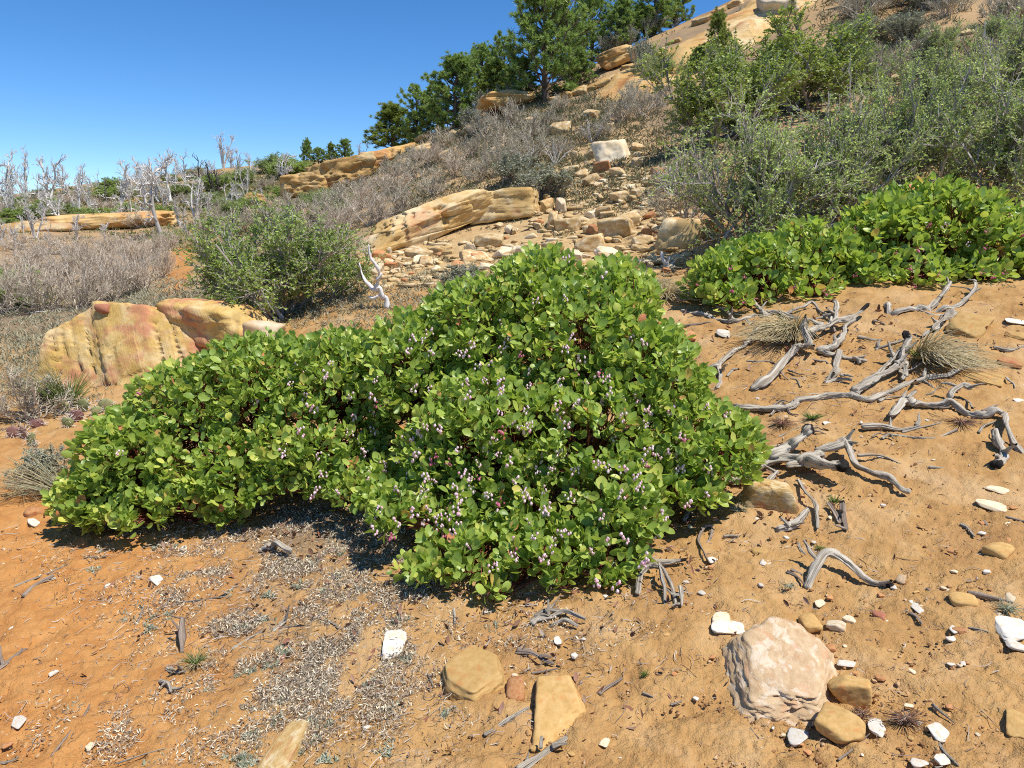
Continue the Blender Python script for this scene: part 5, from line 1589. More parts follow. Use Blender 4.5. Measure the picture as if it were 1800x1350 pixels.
deadwood('dead_branch', 'dark flaky bark strip above the flat tan stone', [(P6((850, 790), (920, 810, .01), (1030, 850)), 6, 5, (0.6, 0)), (P6((920, 895), (1050, 870)), 3, 2, (0, 0))], 'wood_brown', 'bark')
deadwood('dead_branch', 'knotty pale wood chunk in the litter left of the hem', [(P7((1255, 290), (1330, 295, .01), (1430, 335)), 13, 6, (0, 0))])
deadwood('dead_branch', 'upright brown stub in the litter at the left', [(P7((880, 800), (887, 745, .04), (893, 710, .08)), 6, 6.5, (0, 0))], 'wood_brown')
deadwood('dead_branch', 'pale curled bark scraps by the green grass tuft', [(P7((775, 935), (820, 960, .01), (835, 990)), 6, 4, (0, 0)), (P7((820, 870), (860, 900, .01), (890, 885)), 6, 4, (0, 0))])
for k, (pts, r, mt, lab) in enumerate([
  (P7((70, 472), (250, 402), (400, 342), (520, 330)), 2.6, 'wood', 'long thin stick lying left of the shrub tip'),
  (P7((122, 522), (180, 462), (262, 425)), 5, 'wood_brown', 'dark rough stick at the left edge, upper one'),
  (P7((-10, 880), (60, 832), (135, 778)), 6, 'wood_brown', 'dark rough stick at the left edge, lower one'),
  (P7((408, 1256), (470, 1235), (540, 1212)), 2.2, 'wood', 'thin pale twig at the lower left'),
  (P7((850, 548), (960, 540), (1130, 514)), 2.6, 'wood', 'thin straight stick in the middle of the litter'),
  (P7((250, 1295), (340, 1180), (430, 1060), (452, 950)), 3.0, 'wood_brown', 'dark crooked stick at the lower left'),
  (P7((1050, 1150), (1110, 1080), (1190, 1040)), 2.8, 'wood', 'pale bent twig left of the long yellow stone'),
  (P7((1125, 775), (1260, 700), (1400, 665), (1600, 650)), 2.8, 'wood', 'long pale twig above the bent twig'),
  (P7((1320, 690), (1390, 640)), 5.5, 'wood', 'short thick pale stick in the litter'),
  (P7((1450, 545), (1560, 620), (1660, 680)), 2.2, 'wood', 'thin twig sloping down right in the litter'),
  (P7((560, 1330), (700, 1290), (830, 1255)), 2.8, 'wood', 'long pale twig near the bottom edge at the left'),
  (P7((780, 580), (820, 530), (860, 470)), 3.2, 'wood_brown', 'short dark stick below the left end of the shrub'),
  (P7((-10, 1330), (50, 1320), (95, 1300)), 3, 'wood', 'twig at the lower left corner'),
  (P7((660, 660), (690, 590), (700, 540)), 2.6, 'wood', 'thin upright leaning twig in the litter'),
  (P5((1340, 1045), (1390, 1090), (1445, 1140)), 3.2, 'wood', 'thin grey stick near the withered tuft'),
  (P5((1380, 1230), (1420, 1290), (1470, 1350)), 3.2, 'wood', 'grey stick running to the bottom edge at the right'),
  (P5((890, 1310), (960, 1260), (1045, 1180)), 3.0, 'wood_brown', 'dark stick crossing the lower yellow stone'),
  (P5((1320, 480), (1370, 540), (1440, 610)), 2.6, 'wood_brown', 'dark thin stick left of the flat oval stone'),
  (P5((1530, 510), (1640, 530), (1740, 555)), 4.5, 'wood_brown', 'dark splintered stick above the large white stone'),
  (P5((1600, 640), (1640, 610), (1680, 575)), 3.5, 'wood', 'pale stick up from the large white stone'),
  (P5((1520, 672), (1570, 680), (1620, 695)), 2.8, 'wood', 'short pale twig left of the large white stone'),
  (P5((1490, 170), (1520, 190), (1550, 235)), 4, 'wood', 'split pale wood scrap above the rounded brown stone'),
  (P5((1600, 155), (1620, 185), (1645, 190)), 3, 'wood_brown', 'dark curl of bark near the right edge'),
  (P5((1230, 600), (1270, 625), (1300, 655)), 3.2, 'wood_brown', 'small dark stick right of the cream stones'),
  (P5((340, 235), (380, 232), (415, 235)), 4.2, 'wood', 'short pale wood scrap above the white chips'),
  (P5((700, 265), (712, 300), (735, 325)), 4, 'wood', 'small curled wood scrap above the arched branch'),
  (P5((465, 1165), (485, 1190), (510, 1215)), 3.5, 'wood_brown', 'short dark stick left of the squarish white chip'),
  (P5((1700, 140), (1740, 150), (1800, 165)), 4, 'wood_brown', 'dark stick at the right edge below the cream slabs'),
  (P6((1250, 1000), (1290, 960), (1360, 915)), 4, 'wood_brown', 'dark flaky stick right of the wedge stone'),
  (P6((1460, 990), (1510, 1010)), 3.5, 'wood_brown', 'small dark stick by the green seedling'),
  (P6((1590, 1045), (1650, 1030)), 3, 'wood_brown', 'small dark stick left of the pink rock'),
  (P6((545, 580), (550, 650)), 3.5, 'wood', 'short upright pale stick above the white flat stone'),
  (P6((420, 900), (440, 960)), 4.5, 'wood', 'short grey wood scrap left of the flat tan stone'),
  (c4((990, 395), (1050, 405), (1110, 412)), 4, 'wood', 'short grey stick right of the big forked branch'),
  (c4((1060, 465), (1150, 430), (1240, 405)), 5.5, 'wood', 'grey stick slanting up behind the second grass tuft'),
  (c4((1640, 445), (1720, 460), (1800, 440)), 5, 'wood', 'grey twig bundle at the right edge'),
  (c4((1330, 1025), (1400, 1028)), 4, 'wood', 'short wood scrap on the soil right of the stump'),
  (c4((110, 345), (200, 335), (300, 320)), 3.0, 'wood_brown', 'thin dark twig below the rising fork'),
  (c4((600, 880), (740, 815), (860, 780)), 1.6, 'wood', 'straw thin twig left of the splintered stick'),
]):
    deadwood('stick', lab, [(pts, r, r * 0.7, (0, 0))], mt, 'stick')

def snag(label, chains, r):
    """standing bleached branch: chains of (px, py, depth)"""
    base = ground_at(chains[0][0][0], chains[0][0][1])
    th = thing('dead_snag', label, 'dead branch', base)
    for k, (ch, r0, r1) in enumerate(chains_iter(chains, r)):
        pts = np.array([at(p[0], p[1], base[1] + p[2]) for p in ch]) - base
        obj('main_limb' if k == 0 else 'side_limb', limb_mesh('limb', pts, r0, r1, 77 + k + int(chains[0][0][0]), 'wood_white', groove=0.15, sides=10), th)
def chains_iter(chains, r):
    for k, c in enumerate(chains):
        yield c, (r if k == 0 else r * 0.7), (r * 0.75 if k == 0 else r * 0.32)
snag('white forked dead branch standing upright behind the blooming shrub',
     [[(681, 541, 0), (679, 524, 0), (668, 513, 0), (658, 512, 0)], [(658, 512, 0), (645, 498, .05), (637, 482, .08), (631, 460, .1)], [(658, 512, 0), (667, 486, -.05), (661, 466, -.1), (652, 452, -.1), (648, 430, -.1)], [(665, 492, -.05), (672, 480, -.05)], [(668, 515, 0), (655, 521, 0), (650, 517, 0)]], 0.036)
snag('small white leaning stub at the foot of the rounded trail shrub', [[(497, 563, 0), (484, 541, 0), (476, 520, 0)], [(484, 541, 0), (480, 530, 0)]], 0.035)
snag('small white antler shaped snag beside the low manzanita mat', [[(1178, 470, 0), (1168, 458, 0), (1161, 442, 0)], [(1172, 466, 0), (1178, 450, 0)], [(1176, 468, 0), (1190, 455, 0)]], 0.022)
deadwood('dead_branch', 'thin white branch lying behind the top of the shrub', [([(1108, 468), (1132, 465), (1157, 462)], 2.4, 2, (0, 0))], 'wood_white')
deadwood('dead_branch', 'thin white branch lying on the low slab left of the trail shrub', [([(393, 535), (415, 534), (437, 536)], 2.4, 1.6, (0, 0))], 'wood_white')
deadwood('dead_branch', 'thin white branch lying in the flat left of the boulder', [([(10, 548), (60, 550), (110, 545)], 2.0, 1.2, (0, 0))], 'wood_white')

# white dead twig sprays among the scrub
def spray(px, py, w, h, label, seed):
    rng = np.random.default_rng(seed)
    g = ground_at(px, py)
    m = (g[1] * CP - (g[2] - ZC) * SP) / FPX
    n = 9
    s = np.linspace(0, 1, 7)[None, :, None]
    d = np.stack([rng.uniform(-.5, .5, n) * w * m, rng.uniform(-.3, .3, n) * w * m, rng.uniform(.5, 1, n) * h * m], -1)
    P = d[:, None] * s + rng.normal(size=(n, 7, 3)) * 0.03 * s * h * m
    P2 = spawn(rng, P, 3, 0.4, 0.95, 0.6, 0.35 * h * m, 0.1, 5)
    V, Q = tube_set([(P, 0.011, 0.005), (P2, 0.005, 0.003)], 4)
    tag(obj('dead_shrub', mesh_np('dead_shrub', V, [Q], M['dead_tree'], True), loc=g), label, 'dead shrub')
spray(975, 292, 60, 46, 'bleached dead shrub left of the pale blocky boulder', 1)
spray(925, 300, 60, 44, 'bleached dead shrub behind the leaning slab', 2)
spray(1180, 350, 70, 60, 'bleached dead twigs leaning at the left end of the loose shrubs', 3)
spray(1330, 300, 70, 70, 'bleached dead limbs inside the loose shrubs', 4)
spray(1400, 170, 90, 60, 'bleached dead limbs inside the broad green shrub', 5)
spray(1295, 215, 80, 50, 'bleached dead limbs under the light green oak', 6)
spray(1185, 48, 40, 30, 'grey dead roots below the bare trunk pine', 7)
spray(1040, 250, 50, 40, 'bleached curved dead stem on the open slope', 8)

def tangle():
    rs = random.Random(9)
    for k in range(34):
        px, py = rs.uniform(1230, 1790), rs.uniform(545, 780)
        a = rs.gauss(0.2, 0.7); l = rs.uniform(18, 55)
        dx, dy = math.cos(a) * l, -math.sin(a) * l * 0.5
        j = lambda: rs.uniform(-5, 5)
        pts = [(px, py), (px + dx * .35 + j(), py + dy * .35 + j() * .6, rs.uniform(0, .02)), (px + dx * .7 + j(), py + dy * .7 + j() * .6, rs.uniform(0, .02)), (px + dx, py + dy)]
        deadwood('stick', 'thin broken stick among the dead branches at the right', [(pts, rs.uniform(1.6, 4.2), rs.uniform(1.0, 2.5), (0, rs.choice((0, 0, 1))))], rs.choice(('wood', 'wood', 'wood_brown')), 'stick', 'broken sticks among the dead branches')
tangle()
# ------------------------------------------------------------------ grasses, small plants and litter
def tuft_mesh(seed, n, length, spread, droop, wid, matname, lean=(0, 0), k=6):
    rng = np.random.default_rng(seed)
    a = rng.uniform(0, 6.28, n)
    sp = rng.uniform(0.05, 1, n) ** 0.6 * spread
    d = np.stack([np.cos(a) * sp + lean[0], np.sin(a) * sp + lean[1], np.ones(n)], -1)
    d = nrm(d)
    l = length * rng.uniform(0.5, 1.15, n)
    s = np.linspace(0, 1, k)[None, :, None]
    st = np.stack([np.cos(a), np.sin(a), np.zeros(n)], -1) * rng.uniform(0, 0.12, (n, 1)) * length
    dr = droop * rng.uniform(0.4, 1.3, (n, 1, 1))
    P = st[:, None] + d[:, None] * s * l[:, None, None] + (np.array((0, 0, -1.0)) + 0.5 * np.stack([d[:, 0], d[:, 1], 0 * a], -1)[:, None]) * s ** 2 * dr * l[:, None, None]
    P[..., 2] = np.maximum(P[..., 2], 0.008 + 0.01 * rng.random((n, 1)))
    V, Q = tubes(P, np.linspace(wid, wid * 0.35, k)[None] * np.ones((n, 1)), 3)
    return mesh_np('blades', V, [Q], M[matname], True)

def tuft(px, py, name, label, parts, cat='grass tuft', group=None):
    g = ground_at(px, py)
    if len(parts) == 1:
        return tag(obj(name, parts[0][1], loc=g), label, cat, group)
    th = thing(name, label, cat, g, group)
    for k, (nm, me) in enumerate(parts):
        o = obj(nm, me, th)
        o['kind'] = 'stuff'
    return th

tuft(1392, 590, 'bunchgrass', 'dry straw bunchgrass tuft beside the long branch with the rising fork', [('dry_blades', tuft_mesh(1, 420, 0.42, 0.9, 0.75, 0.0030, 'straw', (-0.75, -0.55))), ('green_blades', tuft_mesh(2, 40, 0.26, 0.7, 0.35, 0.0022, 'grass', (0, -0.2)))])
tuft(1618, 632, 'bunchgrass', 'dry straw bunchgrass tuft beside the dark upright knob', [('dry_blades', tuft_mesh(3, 420, 0.40, 0.9, 0.75, 0.0030, 'straw', (0.65, -0.6))), ('green_blades', tuft_mesh(4, 40, 0.27, 0.8, 0.4, 0.0022, 'grass', (-0.3, -0.1)))])
tuft(1172, 525, 'bunchgrass', 'dry straw bunchgrass between the blooming shrub and the low manzanita mat', [('dry_blades', tuft_mesh(5, 320, 0.34, 1.1, 0.7, 0.0030, 'straw', (0.1, -0.4)))])
tuft(1150, 505, 'bunchgrass', 'pale dry grass behind the right shoulder of the shrub', [('dry_blades', tuft_mesh(6, 260, 0.3, 1.2, 0.7, 0.0030, 'straw', (0.2, -0.2)))])
tuft(345, 1168, 'grass_tuft', 'small green grass tuft in the foreground litter', [('green_blades', tuft_mesh(7, 70, 0.075, 1.0, 0.3, 0.0013, 'grass')), ('dry_blades', tuft_mesh(8, 60, 0.11, 1.6, 0.5, 0.0011, 'straw', (0.1, -0.6)))])
tuft(70, 845, 'grass_tuft', 'straw and green grass tuft at the left edge beside the shrub tip', [('dry_blades', tuft_mesh(9, 160, 0.28, 1.1, 0.5, 0.0020, 'straw', (-0.3, -0.1))), ('green_blades', tuft_mesh(10, 90, 0.26, 1.0, 0.5, 0.0020, 'grass', (-0.2, 0)))])
tuft(40, 870, 'grass_tuft', 'sparse straw grass at the left edge on the bare soil', [('dry_blades', tuft_mesh(11, 90, 0.25, 1.4, 0.6, 0.0018, 'straw'))])
tuft(1132, 1192, 'seedling', 'tiny dark green seedling in the middle foreground', [('green_blades', tuft_mesh(12, 60, 0.035, 0.8, 0.1, 0.0011, 'grass'))], 'plant')
tuft(1428, 738, 'seedling', 'small green sprout right of the shrub tip', [('green_blades', tuft_mesh(13, 90, 0.07, 1.6, 0.2, 0.0022, 'grass'))], 'plant')
tuft(1466, 886, 'seedling', 'small green tuft under the charred sawn end', [('green_blades', tuft_mesh(14, 60, 0.06, 1.2, 0.2, 0.0016, 'grass'))], 'plant')
tuft(1440, 968, 'seedling', 'tiny green tuft above the arched branch', [('green_blades', tuft_mesh(15, 40, 0.04, 1.2, 0.2, 0.0012, 'grass'))], 'plant')
tuft(1384, 1035, 'seedling', 'tiny grey green tuft left of the arched branch', [('green_blades', tuft_mesh(16, 46, 0.045, 1.6, 0.2, 0.0012, 'sage_leaf'))], 'plant')
tuft(1300, 900, 'seedling', 'grey green low plant left of the cracked yellow stone', [('green_blades', tuft_mesh(17, 90, 0.07, 1.8, 0.3, 0.0014, 'sage_leaf'))], 'plant')
tuft(1770, 1075, 'seedling', 'dark green low plant beside the large white flat stone', [('green_blades', tuft_mesh(18, 90, 0.06, 1.8, 0.3, 0.0013, 'sage_leaf'))], 'plant')
tuft(1592, 1270, 'withered_tuft', 'dark withered plant tuft near the lower right corner', [('dead_blades', tuft_mesh(19, 90, 0.06, 2.2, 0.5, 0.0018, 'litter_leaf'))], 'plant')
tuft(1515, 1262, 'withered_tuft', 'dark withered tuft against the lower yellow stone', [('dead_blades', tuft_mesh(20, 60, 0.04, 2.0, 0.5, 0.0018, 'litter_leaf'))], 'plant')
tuft(1375, 745, 'withered_tuft', 'dark withered tuft left of the green sprout', [('dead_blades', tuft_mesh(21, 110, 0.09, 2.4, 0.6, 0.0018, 'litter_leaf'))], 'plant')
tuft(1690, 745, 'withered_tuft', 'dark root mat under the winding root', [('dead_blades', tuft_mesh(22, 110, 0.10, 2.4, 0.6, 0.0018, 'litter_leaf'))], 'plant')

# --- silvery cushion plants in the foreground litter
def rosette(seed, n, l, mat):
    rng = np.random.default_rng(seed)
    c = rng.normal(size=(6, 3)) * np.array((.55, .55, 0)) * l
    p = c[rng.integers(0, 6, n)] + rng.normal(size=(n, 3)) * np.array((.12, .12, .0)) * l
    d = nrm(rng.normal(size=(n, 3)) * np.array((1, 1, .4)) + np.array((0, 0, .8)))
    V, Q = blades(p, d, rdir(rng, n), l * rng.uniform(.35, .7, n), l * 0.2, CARD_V, CARD_Q)
    V[:, 2] = np.maximum(V[:, 2], 0.001)
    return mesh_np('rosette', V, [Q], M[mat], False)
ROS = [rosette(30 + i, 90, 1.0, 'silver_leaf') for i in range(4)] if False else None
M['silver_leaf'] = mat_leaf('silver_leaf', [(0.0, (0.22, 0.26, 0.17)), (0.5, (0.34, 0.38, 0.27)), (1.0, (0.48, 0.49, 0.38))], 0.8, 0.1, (0.4, 0.45, 0.3), 0.1)
ROS = [rosette(30 + i, 90, 1.0, 'silver_leaf') for i in range(4)]
def cushions():
    rng = random.Random(21)
    spots = [(270, 962), (590, 945), (605, 925), (640, 905), (630, 1040), (235, 1062), (335, 1030), (455, 1090), (435, 1190), (725, 1095), (705, 1090), (540, 1260), (560, 1300), (470, 1250), (640, 1005), (590, 1010), (170, 1000), (215, 1080), (375, 1085), (740, 1030), (860, 1105), (690, 1240), (790, 1250), (350, 1225), (470, 1310), (580, 1340), (410, 1330), (300, 1090), (520, 1030), (560, 985), (650, 960), (680, 985), (425, 955), (180, 965)]
    for _ in range(40):
        px = rng.gauss(430, 170); py = rng.uniform(960, 1340)
        if 120 < px < 760:
            spots.append((px, py))
    for k, (px, py) in enumerate(spots):
        g = ground_at(px, py)
        s = rng.uniform(0.018, 0.034) * (1 + 0.1 * g[1])
        o = obj('cushion_plant', ROS[k % 4], mat4=mat4(*frame_up(ground_frame(g[0], g[1]), rng.uniform(0, 6.28)), g - np.array((0, 0, 0.004)), (s, s, s)))
        tag(o, 'tiny silvery green cushion plant in the foreground litter', 'plant', 'silvery cushion plants in the litter')
cushions()

# --- litter that nobody could count
def zone_points(rng, n, zones):
    w = np.array([z[4] for z in zones]); w = w / w.sum()
    zi = rng.choice(len(zones), n, p=w)
    Z = np.array([z[:4] for z in zones])[zi]
    px = Z[:, 0] + rng.normal(size=n) * Z[:, 2] * 0.6
    py = Z[:, 1] + rng.normal(size=n) * Z[:, 3] * 0.6
    return px, py

_GRID = {}
def fast_ground(px, py):
    """ground positions for many pixels: coarse lookup refined once"""
    a = (px - 900.0) / FPX; b = (675.0 - py) / FPX
    d = CP + b * SP
    u, s = a / d, (-SP + b * CP) / d
    T = np.exp(np.linspace(math.log(1.25), math.log(60), 150))
    uu = np.linspace(-1.0, 1.0, 90)
    if 'g' not in _GRID:
        UU, TT = np.meshgrid(uu, T, indexing='ij')
        _GRID['g'] = (gz(UU * TT, TT) - ZC) / TT
    G = _GRID['g']
    ui = np.clip(np.round((u + 1.0) / 2.0 * 89).astype(int), 0, 89)
    hit = np.argmax(G[ui] >= s[:, None], axis=1)
    h0 = np.maximum(hit - 1, 0)
    ga, gb = G[ui, h0], G[ui, hit]
    f = np.clip((s - ga) / np.where(np.abs(gb - ga) < 1e-9, 1e-9, gb - ga), 0, 1)
    Y = T[h0] + (T[hit] - T[h0]) * f
    ok = (hit > 0)
    return np.stack([u * Y, Y, gz(u * Y, Y)], -1), ok

def litter():
    rng = np.random.default_rng(5)
    zones = [(560, 930, 190, 90, 1.6), (420, 1080, 250, 140, 2.2), (600, 1230, 260, 150, 2.0), (950, 1000, 300, 90, 1.2), (200, 1000, 160, 80, 0.8), (1450, 680, 260, 80, 1.3), (1330, 800, 220, 150, 1.0), (1500, 1100, 380, 260, 1.1), (1500, 600, 330, 70, 0.7), (150, 1200, 200, 160, 0.5), (950, 1100, 260, 160, 1.3)]
    px, py = zone_points(rng, 5200, zones)
    P, ok = fast_ground(px, py)
    ok &= (py > 500) & (py < 1400)
    P = P[ok]
    n = len(P)
    a = rng.normal(size=n) * 1.1 + 0.6
    d = np.stack([np.cos(a), np.sin(a), rng.uniform(-.02, .18, n)], -1)
    l = rng.uniform(0.012, 0.035, n) * np.where(rng.random(n) < .15, 2.2, 1.0) * (0.7 + 0.16 * P[:, 1])
    s = np.linspace(-.5, .5, 5)[None, :, None]
    bend = rng.normal(size=(n, 1, 3)) * np.array((1, 1, .3)) * 0.9
    C = P[:, None] + (d[:, None] * s + bend * (s ** 2 - 0.1)) * l[:, None, None]
    C[..., 2] += rng.uniform(0.000, 0.012, (n, 1))
    r = rng.uniform(0.0006, 0.0016, (n, 1)) * (0.7 + 0.16 * P[:, 1:2])
    V, Q = tubes(C, r * np.array((0.7, 1, 1, 1, 0.6))[None], 3)
    tag(obj('twig_litter', mesh_np('twig_litter', V, [Q], M['litter_twig'], False)), 'grey and brown twigs littering the soil', 'twigs', kind='stuff')
    zones = [(560, 920, 200, 80, 1.6), (950, 970, 320, 90, 2.2), (480, 1060, 260, 140, 0.8), (1330, 840, 160, 80, 0.8), (900, 1130, 280, 140, 0.9), (1450, 600, 330, 60, 0.7)]
    px, py = zone_points(rng, 1700, zones)
    P, ok = fast_ground(px, py)
    ok &= (py > 520) & (py < 1400)
    P = P[ok]; n = len(P)
    d = nrm(rng.normal(size=(n, 3)) * np.array((1, 1, .3)))
    N = nrm(rng.normal(size=(n, 3)) * 0.6 + np.array((0, 0, 1)))
    l = rng.uniform(0.012, 0.034, n) * (0.6 + 0.16 * P[:, 1])
    V, Q = blades(P + np.array((0, 0, 0.004)), d, N, l, l * rng.uniform(.3, .75, n), curl=rng.uniform(0, 1.0, n))
    tag(obj('leaf_litter', mesh_np('leaf_litter', V, [Q], M['litter_leaf'], True)), 'brown and red fallen leaves littering the soil', 'leaves', kind='stuff')
litter()

def ground_cover():
    """low grey green tufts over the flat at the left and the hillside"""
    rng = np.random.default_rng(6)
    def lay(zones, n, name, label, mat, size, flat=0.8):
        px, py = zone_points(rng, n, zones)
        P, ok = fast_ground(px, py)
        P = P[ok]
        m = P[:, 1] / FPX
        k = 16
        c = P[:, None] + rng.normal(size=(len(P), k, 3)) * np.array((1, 1, 0)) * (size * m)[:, None, None] * 0.5
        c[..., 2] = gz(c[..., 0], c[..., 1]) - 0.01
        d = nrm(rng.normal(size=c.shape) * np.array((1, 1, .3)) + np.array((0, 0, flat)))
        L = (size * m)[:, None] * rng.uniform(.35, .9, (len(P), k))
        V, Q = blades(c.reshape(-1, 3), d.reshape(-1, 3), rdir(rng, len(P) * k), L.ravel(), L.ravel() * 0.22, CARD_V, CARD_Q)
        tag(obj(name, mesh_np(name, V, [Q], M[mat], False)), label, 'ground cover', kind='stuff')
    lay([(120, 600, 220, 70, 2.0), (60, 660, 120, 60, 0.7), (330, 540, 150, 40, 1.0), (620, 545, 200, 40, 1.0), (800, 490, 200, 30, .6), (250, 520, 120, 30, .5)], 2000, 'dry_ground_cover', 'pale dry tufts covering the flat behind the boulder', 'dry_cover', 16)
    lay([(1000, 230, 200, 90, 2.2), (850, 270, 160, 80, 1.2), (1600, 150, 260, 150, 2.4), (1350, 320, 250, 120, 1.0), (1080, 330, 140, 60, .6), (700, 330, 160, 70, 1.0), (1700, 330, 200, 100, 1.0)], 4200, 'hill_ground_cover', 'low grey green and brown plants covering the hillside', 'hill_cover', 15)
    lay([(200, 355, 350, 50, 2.0), (450, 330, 160, 60, 1.0), (400, 420, 200, 40, .6)], 1800, 'ridge_ground_cover', 'low green growth covering the far ridge', 'ridge_cover', 12)
M['dry_cover'] = mat_leaf('dry_cover', [(0.0, (0.25, 0.22, 0.13)), (0.5, (0.36, 0.34, 0.22)), (1.0, (0.50, 0.46, 0.33))], 0.8, 0.15, (0.45, 0.42, 0.25), 0.1)
M['hill_cover'] = mat_leaf('hill_cover', [(0.0, (0.14, 0.10, 0.065)), (0.4, (0.20, 0.17, 0.11)), (0.7, (0.17, 0.20, 0.085)), (1.0, (0.36, 0.33, 0.22))], 0.8, 0.15, (0.35, 0.35, 0.18), 0.1)
M['ridge_cover'] = mat_leaf('ridge_cover', [(0.0, (0.10, 0.12, 0.04)), (0.5, (0.16, 0.20, 0.06)), (1.0, (0.28, 0.26, 0.16))], 0.8, 0.15, (0.3, 0.38, 0.1), 0.1)
ground_cover()

# --- mats of dead silvery leaves shed by the cushion plants
def dead_mats():
    rng = np.random.default_rng(15)
    zones = [(560, 930, 170, 70, 1.5), (500, 1030, 190, 90, 1.8), (430, 1130, 190, 90, 1.5), (560, 1230, 170, 110, 1.7), (300, 1000, 160, 60, 1.0), (700, 1010, 100, 60, .6), (640, 1130, 140, 90, .8), (250, 1290, 160, 60, .5), (900, 1110, 200, 60, .5)]
    px, py = zone_points(rng, 90000, zones)
    P, ok = fast_ground(px, py)
    ok &= (py > 840) & (py < 1400)
    P = P[ok]
    q = np.stack([P[:, 0], P[:, 1], 0 * P[:, 0]], -1)
    cl = fbm(q * 7.0, 3, 88)
    keep = cl > -0.12 + 0.36 * rng.random(len(P))
    P = P[keep][:46000]
    n = len(P)
    d = nrm(rng.normal(size=(n, 3)) * np.array((1, 1, .55)) + np.array((.1, .1, .25)))
    l = rng.uniform(0.008, 0.019, n) * (0.6 + 0.16 * P[:, 1])
    V, Q = blades(P + np.stack([0 * l, 0 * l, rng.uniform(0, .010, n)], -1), d, rdir(rng, n), l, l * 0.24, LEAF_V[[0, 4, 5, 6, 3, 10, 9, 8]] * np.array((1, 1, 2.2)), np.array([(0, 1, 2, 7), (7, 2, 3, 6), (6, 3, 4, 5)]), curl=rng.uniform(-.5, .8, n))
    tag(obj('dead_leaf_mat', mesh_np('dead_leaf_mat', V, [Q], M['dead_mat'], True)), 'grey curled dead leaves matted over the foreground soil', 'dead leaves', kind='stuff')
M['dead_mat'] = mat_leaf('dead_mat', [(0.0, (0.179, 0.133, 0.092)), (0.35, (0.374, 0.303, 0.219)), (0.7, (0.627, 0.543, 0.399)), (1.0, (0.927, 0.826, 0.611))], 0.85, 0.1, (0.4, 0.36, 0.3), 0.1)
dead_mats()

# --- prickly pears at the left
M['pad_purple'] = mat_plain('purple_cactus', [(0.3, (0.17, 0.08, 0.07)), (0.6, (0.26, 0.14, 0.11)), (0.8, (0.30, 0.22, 0.12))], 0.6, 20, 0.3)
M['pad_green'] = mat_plain('green_cactus', [(0.3, (0.17, 0.19, 0.075)), (0.6, (0.27, 0.29, 0.12)), (0.8, (0.34, 0.24, 0.14))], 0.6, 20, 0.3)
M['spine'] = mat_plain('cactus_spine', [(0.3, (0.55, 0.47, 0.38)), (0.7, (0.75, 0.70, 0.62))], 0.7, 5)
def prickly_pear(label, pads, seed):
    rng = np.random.default_rng(seed)
    base = ground_at(pads[0][0], pads[0][1])
    m = (base[1] * CP - (base[2] - ZC) * SP) / FPX
    th = thing('prickly_pear', label, 'cactus', base)
    D, F = ico(3)
    for (px, py, w, h, yaw, mt) in pads:
        g = ground_at(px, py) - base
        V = D * np.array((w / 2, w * 0.14, h / 2)) * m
        V[:, 0] *= 1 + 0.18 * D[:, 2]
        c, s = math.cos(yaw), math.sin(yaw)
        lean = rng.uniform(-.3, .3)
        V = np.stack([V[:, 0] * c - V[:, 1] * s + lean * V[:, 2], V[:, 0] * s + V[:, 1] * c, V[:, 2]], -1)
        o = obj('pad', mesh_np('pad', V, [F], M[mt], True), th, loc=g + np.array((0, 0, h * m * 0.42)))
        i = rng.integers(0, len(V), 46)
        dd = nrm(nrm(V[i]) + rng.normal(size=(46, 3)) * .6)
        P = V[i][:, None] + dd[:, None] * np.linspace(0, 1, 3)[None, :, None] * 9 * m
        SV, SQ = tubes(P, np.full((46, 3), 0.35 * m), 3)
        obj('spines', mesh_np('spines', SV, [SQ], M['spine'], False), o)['kind'] = 'stuff'
prickly_pear('purple prickly pear pads on the bare soil at the left edge', [(25, 770, 22, 24, .2, 'pad_purple'), (44, 772, 20, 26, -.4, 'pad_purple'), (65, 752, 24, 18, .5, 'pad_purple'), (56, 782, 14, 24, .1, 'pad_green')], 1)
prickly_pear('greenish prickly pear with white spines at the foot of the stained boulder', [(115, 728, 16, 30, .3, 'pad_green'), (148, 722, 26, 24, -.3, 'pad_green'), (135, 742, 24, 24, .3, 'pad_purple'), (188, 722, 26, 24, .1, 'pad_green'), (120, 750, 20, 18, 0, 'pad_green'), (170, 728, 18, 16, .7, 'pad_green')], 2)
M['stalk'] = mat_plain('brown_green_stalk', [(0.25, (0.12, 0.10, 0.06)), (0.5, (0.22, 0.23, 0.10)), (0.75, (0.44, 0.38, 0.26))], 0.8, 6)
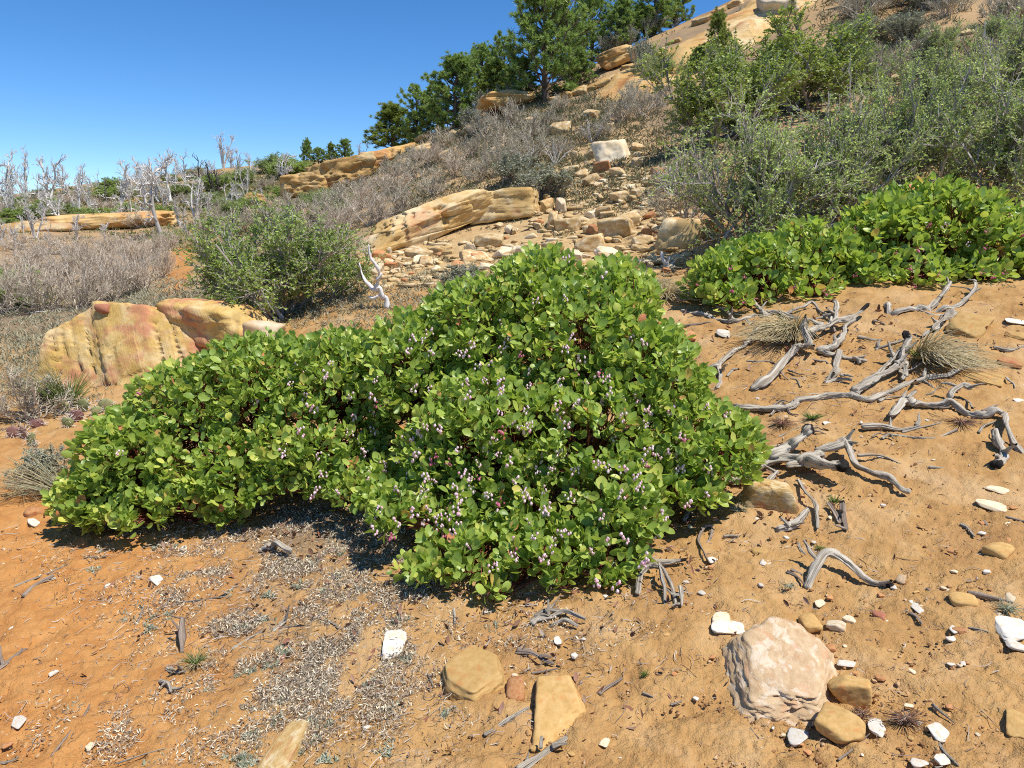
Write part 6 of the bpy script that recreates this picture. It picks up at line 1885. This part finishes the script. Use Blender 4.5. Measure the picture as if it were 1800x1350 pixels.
tuft(120, 716, 'broom_shrub', 'fan of thin brown green stems leaning left beside the stained boulder', [('stems', tuft_mesh(41, 170, 0.62, .55, .25, 0.0032, 'stalk', (-.9, -.1))), ('green_stems', tuft_mesh(42, 120, 0.42, .9, .2, 0.0045, 'grass', (-.1, .1)))], 'shrub')
tuft(112, 872, 'broom_shrub', 'fan of straw and grey green stems leaning left out of the shrub tip', [('stems', tuft_mesh(43, 60, 0.50, .6, .25, 0.0022, 'straw', (-1.2, -.1))), ('green_stems', tuft_mesh(44, 70, 0.32, .9, .35, 0.0030, 'sage_leaf', (-1.0, .0)))], 'shrub')
deadwood('stick', 'thin grey stick lying left of the shrub tip above the orange stone', [([(10, 832), (60, 830), (108, 824)], 2.2, 1.6, (0, 0))], 'wood', 'stick')

def flecks():
    """dark crumbs of bark and leaf over all the bare soil"""
    rng = np.random.default_rng(25)
    px = rng.uniform(-200, 2120, 11000); py = 560 + 800 * rng.random(11000) ** .85
    P, ok = fast_ground(px, py)
    q = np.stack([P[:, 0], P[:, 1], 0 * P[:, 0]], -1)
    ok &= fbm(q * 2.6, 3, 44) > -0.25 + 0.5 * rng.random(len(P))
    ok &= ~((px < 1180) & (py < 880))
    P = P[ok]; n = len(P)
    d = nrm(rng.normal(size=(n, 3)) * np.array((1, 1, .35)))
    l = (0.003 + 0.014 * rng.random(n) ** 2) * (0.6 + 0.16 * P[:, 1])
    V, Q = blades(P + np.array((0, 0, .002)), d, nrm(rng.normal(size=(n, 3)) * .7 + np.array((0, 0, 1))), l, l * rng.uniform(.2, .7, n), CARD_V, CARD_Q)
    tag(obj('soil_flecks', mesh_np('soil_flecks', V, [Q], M['fleck'], False)), 'dark crumbs of bark and leaf strewn over the soil', 'debris', kind='stuff')
M['fleck'] = mat_leaf('fleck', [(0.0, (0.06, 0.04, 0.028)), (0.6, (0.16, 0.10, 0.06)), (1.0, (0.33, 0.22, 0.13))], 0.9, 0.05, (0.2, 0.1, 0.05), 0.1)
flecks()
